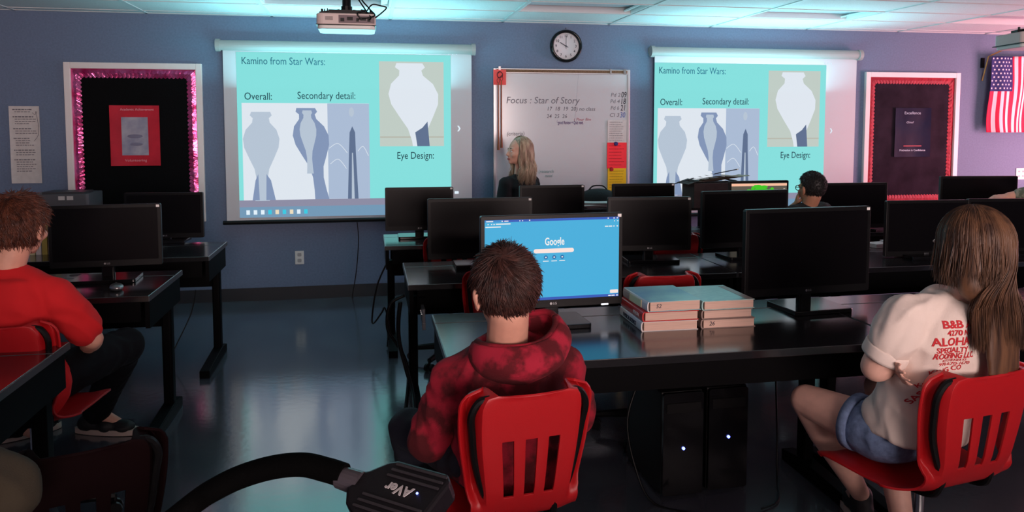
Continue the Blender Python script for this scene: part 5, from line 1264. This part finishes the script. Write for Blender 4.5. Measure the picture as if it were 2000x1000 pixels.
for s_, e_ in ((shL, shL.lerp(elL, .72)), (shR, shR.lerp(elR, .72))): chain(c, [(s_, .066), (s_.lerp(e_, .5), .068), (e_, .064)])
chain(c, [(shL, .062), ((-1.42, 3.095, .935), .062), ((-1.325, 3.07, .965), .062), ((-1.23, 3.06, .932), .062), (shR, .062)])
c.ell((-1.22, 3.04, .56), (.11, .13, .13))
fuse('t_shirt', c, .009, 4, mat('bright_red_cotton', (0.60, 0.008, 0.012), 0.9, bump=0.12, bscale=600), t, O, .011, 7, 4.0)
c = MB(); cap(c, hpL, .11, hpR, .11)
for s_, e_, w_ in ((hpL, knL, anL), (hpR, knR, anR)): chain(c, [(s_, .095), (e_, .075), (w_, .058)])
fuse('trousers', c, .01, 4, mat('dark_trousers', (0.003, 0.0035, 0.006), 0.95, spec=0.2), t, O, .008, 10, 5)
shoe('shoe', (-1.441, 4.030, 0.000), (-1.132, 3.953, 0.000), SHOE, t, O); shoe('shoe', (-1.76, 3.95, 0), (-1.55, 4.12, 0), SHOE, t, O)
short_hair(h, t, O, AUBURN, 6500, .042, .03, .0016, nape=-.118, whorl=(0, -.35, .93), pad=.012, seed=9, curl=.004, mess=.16)

# ---------------------------------------------------------------- blonde woman at the whiteboard
O = (1.20, 6.10, 0)
st_ = thing('stool', 'black stool behind the desks that the blonde woman sits on', 'stool', (1.20, 6.14, 0))
MB().cyl((0, 0, .50), (0, 0, .54), .17, 28).build('seat', BLACK, st_, bevel=.006)
for s1 in (-1, 1):
    for s2 in (-1, 1): MB().cyl((s1*.16, s2*.16, 0), (s1*.10, s2*.10, .505), .013, 8).build('leg', CHROME, st_)
t = person('woman with long wavy blonde hair in a black top, in front of the whiteboard', O)
h = HeadFrame((1.183, 6.087, 1.306), (-1, -.22, .04), (0, 0, 1), .98)
rt = (.25, 1, 0); rt = (.75, .66, 0)
TR = [((1.205, 6.14, .56), rt, .165, .12), ((1.205, 6.14, .66), rt, .155, .11), ((1.205, 6.13, .78), rt, .135, .10), ((1.20, 6.12, .90), rt, .155, .105), ((1.20, 6.12, 1.02), rt, .165, .095), ((1.20, 6.12, 1.09), rt, .12, .07), ((1.20, 6.12, 1.12), rt, .055, .05)]
shL, shR = Vector((1.065, 6.02, 1.04)), Vector((1.325, 6.22, 1.04)); elL, elR = Vector((1.02, 5.97, .78)), Vector((1.36, 6.20, .78)); wrL, wrR = Vector((1.06, 5.84, .66)), Vector((1.22, 5.98, .68))
hpL, hpR = Vector((1.12, 6.10, .62)), Vector((1.25, 6.20, .62)); knL, knR = Vector((.93, 5.85, .60)), Vector((1.05, 5.80, .58)); anL, anR = Vector((.95, 5.86, .12)), Vector((1.06, 5.82, .12))
b = MB(); add_head(b, h); cap(b, (1.20, 6.12, 1.08), .05, h.p(0, -.02, -.06), .046); loft(b, torso(TR, -.02))
for s_, e_, w_ in ((shL, elL, wrL), (shR, elR, wrR)): limb(b, s_, .042, e_, .035, w_, .026)
add_hand(b, wrL, (-.4, -.5, -.2), (0, 0, -1), .95, 25, 1); add_hand(b, wrR, (-.6, -.5, -.1), (0, 0, -1), .95, 25, -1)
for s_, e_, w_ in ((hpL, knL, anL), (hpR, knR, anR)): limb(b, s_, .078, e_, .055, w_, .036)
for a_ in (anL, anR): cap(b, a_, .034, a_+Vector((-.07, -.10, -.075)), .024)
fuse('body', b, .0075, 4, SKIN, t, O); face_parts(h, t, O, IRISG, DBLOND, LIP)
c = MB(); loft(c, torso(TR[:-1], .014))
for s_, e_, w_ in ((shL, elL, wrL), (shR, elR, wrR)): chain(c, [(s_, .058), (e_, .050), (w_, .042)])
chain(c, [(shL, .055), ((1.20, 6.12, 1.07), .055), (shR, .055)])
fuse('top', c, .009, 4, mat('black_knit', (0.006, 0.006, 0.008), 0.95), t, O, .007, 10, 3)
c = MB(); cap(c, hpL, .10, hpR, .10)
for s_, e_, w_ in ((hpL, knL, anL), (hpR, knR, anR)): chain(c, [(s_, .09), (e_, .066), (w_, .05)])
fuse('trousers', c, .01, 4, JEAN, t, O)
for a_ in (anL, anR): shoe('shoe', (a_.x+.04, a_.y+.05, 0), (a_.x-.09, a_.y-.12, 0), SHOE, t, O)
c = MB(); c.ell(h.p(0, -.025, .028), (.078, .094, .088), h.rot, nu=24, nv=16); loft(c, [(h.p(0, -.045, .01), h.r, .07, .06), (h.p(0, -.06, -.08), h.r, .085, .06), (h.p(0, -.055, -.19), h.r, .095, .055), (h.p(0, -.05, -.28), h.r, .075, .04)])
fuse('hair', c, .009, 4, BLOND, t, O)
st = long_hair(h, t, O, BLOND, 2600, lambda ph, dp: 1.02+.07*abs(math.sin(ph*7)), .003, (-112, 112), 1.0, .017, 0, 6, None, 1.0, 1.12); st['kind'] = 'stuff'

# ---------------------------------------------------------------- boy with glasses, right of the game screen
O = (2.90, 4.62, 0)
t = person('boy with short dark hair and glasses in a black shirt, hand at his chin', O)
h = HeadFrame((2.882, 4.636, 1.103), (-.18, .98, -.05), (0, 0, 1), .93)
rt = (1, .35, 0)
TR = [((2.91, 4.63, .47), rt, .155, .105), ((2.91, 4.63, .60), rt, .145, .10), ((2.905, 4.64, .72), rt, .14, .10), ((2.90, 4.65, .84), rt, .16, .10), ((2.895, 4.66, .92), rt, .155, .085), ((2.88, 4.66, .965), rt, .10, .065), ((2.875, 4.665, .99), rt, .05, .05)]
shL, shR = Vector((2.755, 4.63, .925)), Vector((3.03, 4.72, .925)); elL, elR = Vector((2.65, 4.80, .785)), Vector((3.02, 4.93, .79)); wrL, wrR = Vector((2.839, 4.756, 0.968)), Vector((2.86, 4.98, .80))
hpL, hpR = Vector((2.83, 4.66, .54)), Vector((2.99, 4.69, .54)); knL, knR = Vector((2.72, 5.02, .55)), Vector((2.98, 5.05, .55)); anL, anR = Vector((2.74, 5.06, .10)), Vector((2.98, 5.10, .10))
b = MB(); add_head(b, h); cap(b, (2.875, 4.665, .95), .05, h.p(0, -.02, -.06), .05); loft(b, torso(TR, -.02))
for s_, e_, w_ in ((shL, elL, wrL), (shR, elR, wrR)): limb(b, s_, .042, e_, .036, w_, .027)
add_hand(b, wrL, Vector((2.853, 4.740, 1.053))-wrL, (.6, -.3, 0), .95, 30, 1); add_hand(b, wrR, (-.9, .1, -.05), (0, 0, -1), .95, 20, -1)
for s_, e_, w_ in ((hpL, knL, anL), (hpR, knR, anR)): limb(b, s_, .075, e_, .052, w_, .036)
for a_ in (anL, anR): cap(b, a_, .034, a_+Vector((0, .12, -.065)), .022)
fuse('body', b, .0068, 3, SKIN_T, t, O); face_parts(h, t, O, IRISB, DARKH, LIP)
c = MB(); loft(c, torso(TR[:-1], .018))
for s_, e_ in ((shL, shL.lerp(elL, .7)), (shR, shR.lerp(elR, .7))): chain(c, [(s_, .064), (e_, .060)])
chain(c, [(shL, .058), ((2.88, 4.66, .95), .058), (shR, .058)])
fuse('t_shirt', c, .009, 4, mat('black_cotton', (0.005, 0.005, 0.006), 0.95), t, O, .007, 9, 3)
c = MB(); cap(c, hpL, .10, hpR, .10)
for s_, e_, w_ in ((hpL, knL, anL), (hpR, knR, anR)): chain(c, [(s_, .09), (e_, .068), (w_, .054)])
fuse('jeans', c, .01, 4, JEAN, t, O)
for a_ in (anL, anR): shoe('shoe', (a_.x, a_.y-.05, 0), (a_.x, a_.y+.17, 0), SHOE, t, O)
short_hair(h, t, O, DARKH, 2600, .014, .3, .0013, nape=-.075, seed=12, pad=.004)
c = MB(); W3 = lambda *p: h.p(*p)-Vector(O)
for s_ in (-1, 1):
    c.tube([W3(s_*.034+.024*math.cos(a), .096, -.004+.019*math.sin(a)) for a in np.linspace(0, 2*math.pi, 17)], .0026, 6, smooth=0)
    c.tube([W3(s_*.056, .094, 0), W3(s_*.078, .05, .002), W3(s_*.084, -.01, -.002)], .0026, 6)
c.tube([W3(-.011, .098, 0), W3(0, .102, .003), W3(.011, .098, 0)], .0026, 6); c.build('glasses', BLACK, t)

# ---------------------------------------------------------------- person in camouflage, right edge
O = (4.700, 4.60, 0)
t = person('person in a camouflage shirt at the right edge, one fist resting forward', O)
h = HeadFrame((4.730, 4.62, 1.165), (-.35, .9, -.05), (0, 0, 1), 1.0)
rt = (1, .25, 0)
TR = [((4.700, 4.60, .47), rt, .16, .11), ((4.700, 4.60, .60), rt, .15, .105), ((4.705, 4.61, .74), rt, .15, .105), ((4.710, 4.62, .87), rt, .17, .105), ((4.715, 4.62, .95), rt, .165, .09), ((4.720, 4.62, .99), rt, .11, .07), ((4.725, 4.62, 1.02), rt, .055, .055)]
wrL = Vector((4.259, 4.496, 1.013)); elL = Vector((4.301, 4.421, 1.058)); shL, shR = Vector((4.570, 4.58, .965)), Vector((4.870, 4.68, .955)); elL = Vector((4.425, 4.50, 1.035)); wrL = Vector((4.330, 4.56, 1.025)); elR, wrR = Vector((4.930, 4.85, .74)), Vector((4.790, 5.02, .80))
hpL, hpR = Vector((4.620, 4.62, .54)), Vector((4.790, 4.65, .54)); knL, knR = Vector((4.550, 5.0, .55)), Vector((4.820, 5.02, .55)); anL, anR = Vector((4.550, 5.05, .10)), Vector((4.820, 5.06, .10))
b = MB(); add_head(b, h); cap(b, (4.725, 4.62, .98), .054, h.p(0, -.02, -.06), .052); loft(b, torso(TR, -.02))
limb(b, shL, .044, elL, .040, wrL, .030); limb(b, shR, .044, elR, .036, wrR, .028)
add_hand(b, wrL, (-.95, .2, -.1), (0, .3, -1), 1.0, 55, 1); add_hand(b, wrR, (-.7, .6, 0), (0, 0, -1), 1, 30, -1)
for s_, e_, w_ in ((hpL, knL, anL), (hpR, knR, anR)): limb(b, s_, .078, e_, .054, w_, .037)
for a_ in (anL, anR): cap(b, a_, .034, a_+Vector((0, .12, -.065)), .022)
fuse('body', b, .0072, 3, SKIN, t, O); face_parts(h, t, O, IRISB, DARKH, LIP)
c = MB(); loft(c, torso(TR[:-1], .018)); chain(c, [(shL, .066), (elL, .060), (elL.lerp(wrL, .35), .052)]); chain(c, [(shR, .066), (elR, .055), (wrR, .044)])
chain(c, [(shL, .06), ((4.720, 4.62, .975), .06), (shR, .06)])
fuse('camouflage_shirt', c, .009, 4, mat('camouflage_cloth', S(92, 100, 84), 0.9, c2=S(150, 146, 130), scale=22), t, O, .008, 9, 3)
c = MB(); cap(c, hpL, .10, hpR, .10)
for s_, e_, w_ in ((hpL, knL, anL), (hpR, knR, anR)): chain(c, [(s_, .09), (e_, .068), (w_, .054)])
fuse('jeans', c, .01, 4, JEAN, t, O)
for a_ in (anL, anR): shoe('shoe', (a_.x, a_.y-.05, 0), (a_.x, a_.y+.17, 0), SHOE, t, O)
short_hair(h, t, O, DARKH, 2000, .02, .3, .0013, seed=22)

# ---------------------------------------------------------------- person in an olive sweater, lower left corner (only an elbow in view)
DLT = Vector((.16, -.22, 0)); O = tuple(Vector((-1.28, 1.84, 0))+DLT)
t = person('person in an olive sweater at the lower left corner, only an elbow in view', O)
h = HeadFrame(Vector((-1.26, 1.86, 1.18))+DLT, (.2, 1, -.05), (0, 0, 1), 1.0)
rt = (1, -.3, 0)
TR = [((-1.28, 1.82, .47), rt, .16, .11), ((-1.28, 1.82, .60), rt, .15, .105), ((-1.28, 1.83, .74), rt, .15, .105), ((-1.275, 1.84, .87), rt, .17, .105), ((-1.27, 1.84, .95), rt, .165, .09), ((-1.265, 1.845, .99), rt, .11, .07), ((-1.26, 1.85, 1.02), rt, .055, .055)]
shL, shR = Vector((-1.44, 1.88, .95)), Vector((-1.10, 1.79, .95)); elL, elR = Vector((-1.50, 2.05, .72)), Vector((-1.05, 1.92, .72)); wrL, wrR = Vector((-1.36, 2.2, .66)), Vector((-1.13, 2.13, .65))
hpL, hpR = Vector((-1.37, 1.86, .54)), Vector((-1.19, 1.82, .54)); knL, knR = Vector((-1.45, 2.27, .55)), Vector((-1.02, 2.25, .53)); anL, anR = Vector((-1.45, 2.35, .10)), Vector((-1.05, 2.22, .10))
TR = [(Vector(a)+DLT, b_, c_, d_) for a, b_, c_, d_ in TR]
shL, shR, elL, elR, wrL, wrR, hpL, hpR, knL, knR, anL, anR = [v+DLT for v in (shL, shR, elL, elR, wrL, wrR, hpL, hpR, knL, knR, anL, anR)]
elR = Vector((-0.754, 1.717, 0.759)); wrR = Vector((-1.0, 1.98, .70))
b = MB(); add_head(b, h); cap(b, Vector((-1.26, 1.85, .98))+DLT, .054, h.p(0, -.02, -.06), .052); loft(b, torso(TR, -.02))
for s_, e_, w_ in ((shL, elL, wrL), (shR, elR, wrR)): limb(b, s_, .044, e_, .036, w_, .028)
add_hand(b, wrL, (.2, .9, -.1), (0, 0, -1), 1, 25, 1); add_hand(b, wrR, (-.2, .9, -.1), (0, 0, -1), 1, 25, -1)
for s_, e_, w_ in ((hpL, knL, anL), (hpR, knR, anR)): limb(b, s_, .078, e_, .055, w_, .037)
for a_ in (anL, anR): cap(b, a_, .034, a_+Vector((0, .12, -.065)), .022)
fuse('body', b, .0075, 3, SKIN, t, O); face_parts(h, t, O, IRISB, BROWN, LIP)
c = MB(); loft(c, torso(TR[:-1], .018))
for s_, e_, w_ in ((shL, elL, wrL), (shR, elR, wrR)): chain(c, [(s_, .070), (e_, .066), (w_, .05)])
chain(c, [(shL, .06), (Vector((-1.265, 1.845, .975))+DLT, .06), (shR, .06)]); fuse('sweater', c, .01, 4, mat('olive_knit', S(58, 51, 38), 0.95, bump=.2, bscale=300), t, O, .008, 9, 3)
c = MB(); cap(c, hpL, .10, hpR, .10)
for s_, e_, w_ in ((hpL, knL, anL), (hpR, knR, anR)): chain(c, [(s_, .095), (e_, .078), (w_, .058)])
fuse('trousers', c, .009, 4, JEAN, t, O, .007, 10, 5)
for a_ in (anL, anR): shoe('shoe', (a_.x, a_.y-.05, 0), (a_.x, a_.y+.17, 0), SHOE, t, O)
short_hair(h, t, O, BROWN, 1500, .02, .3, .0013, seed=31)
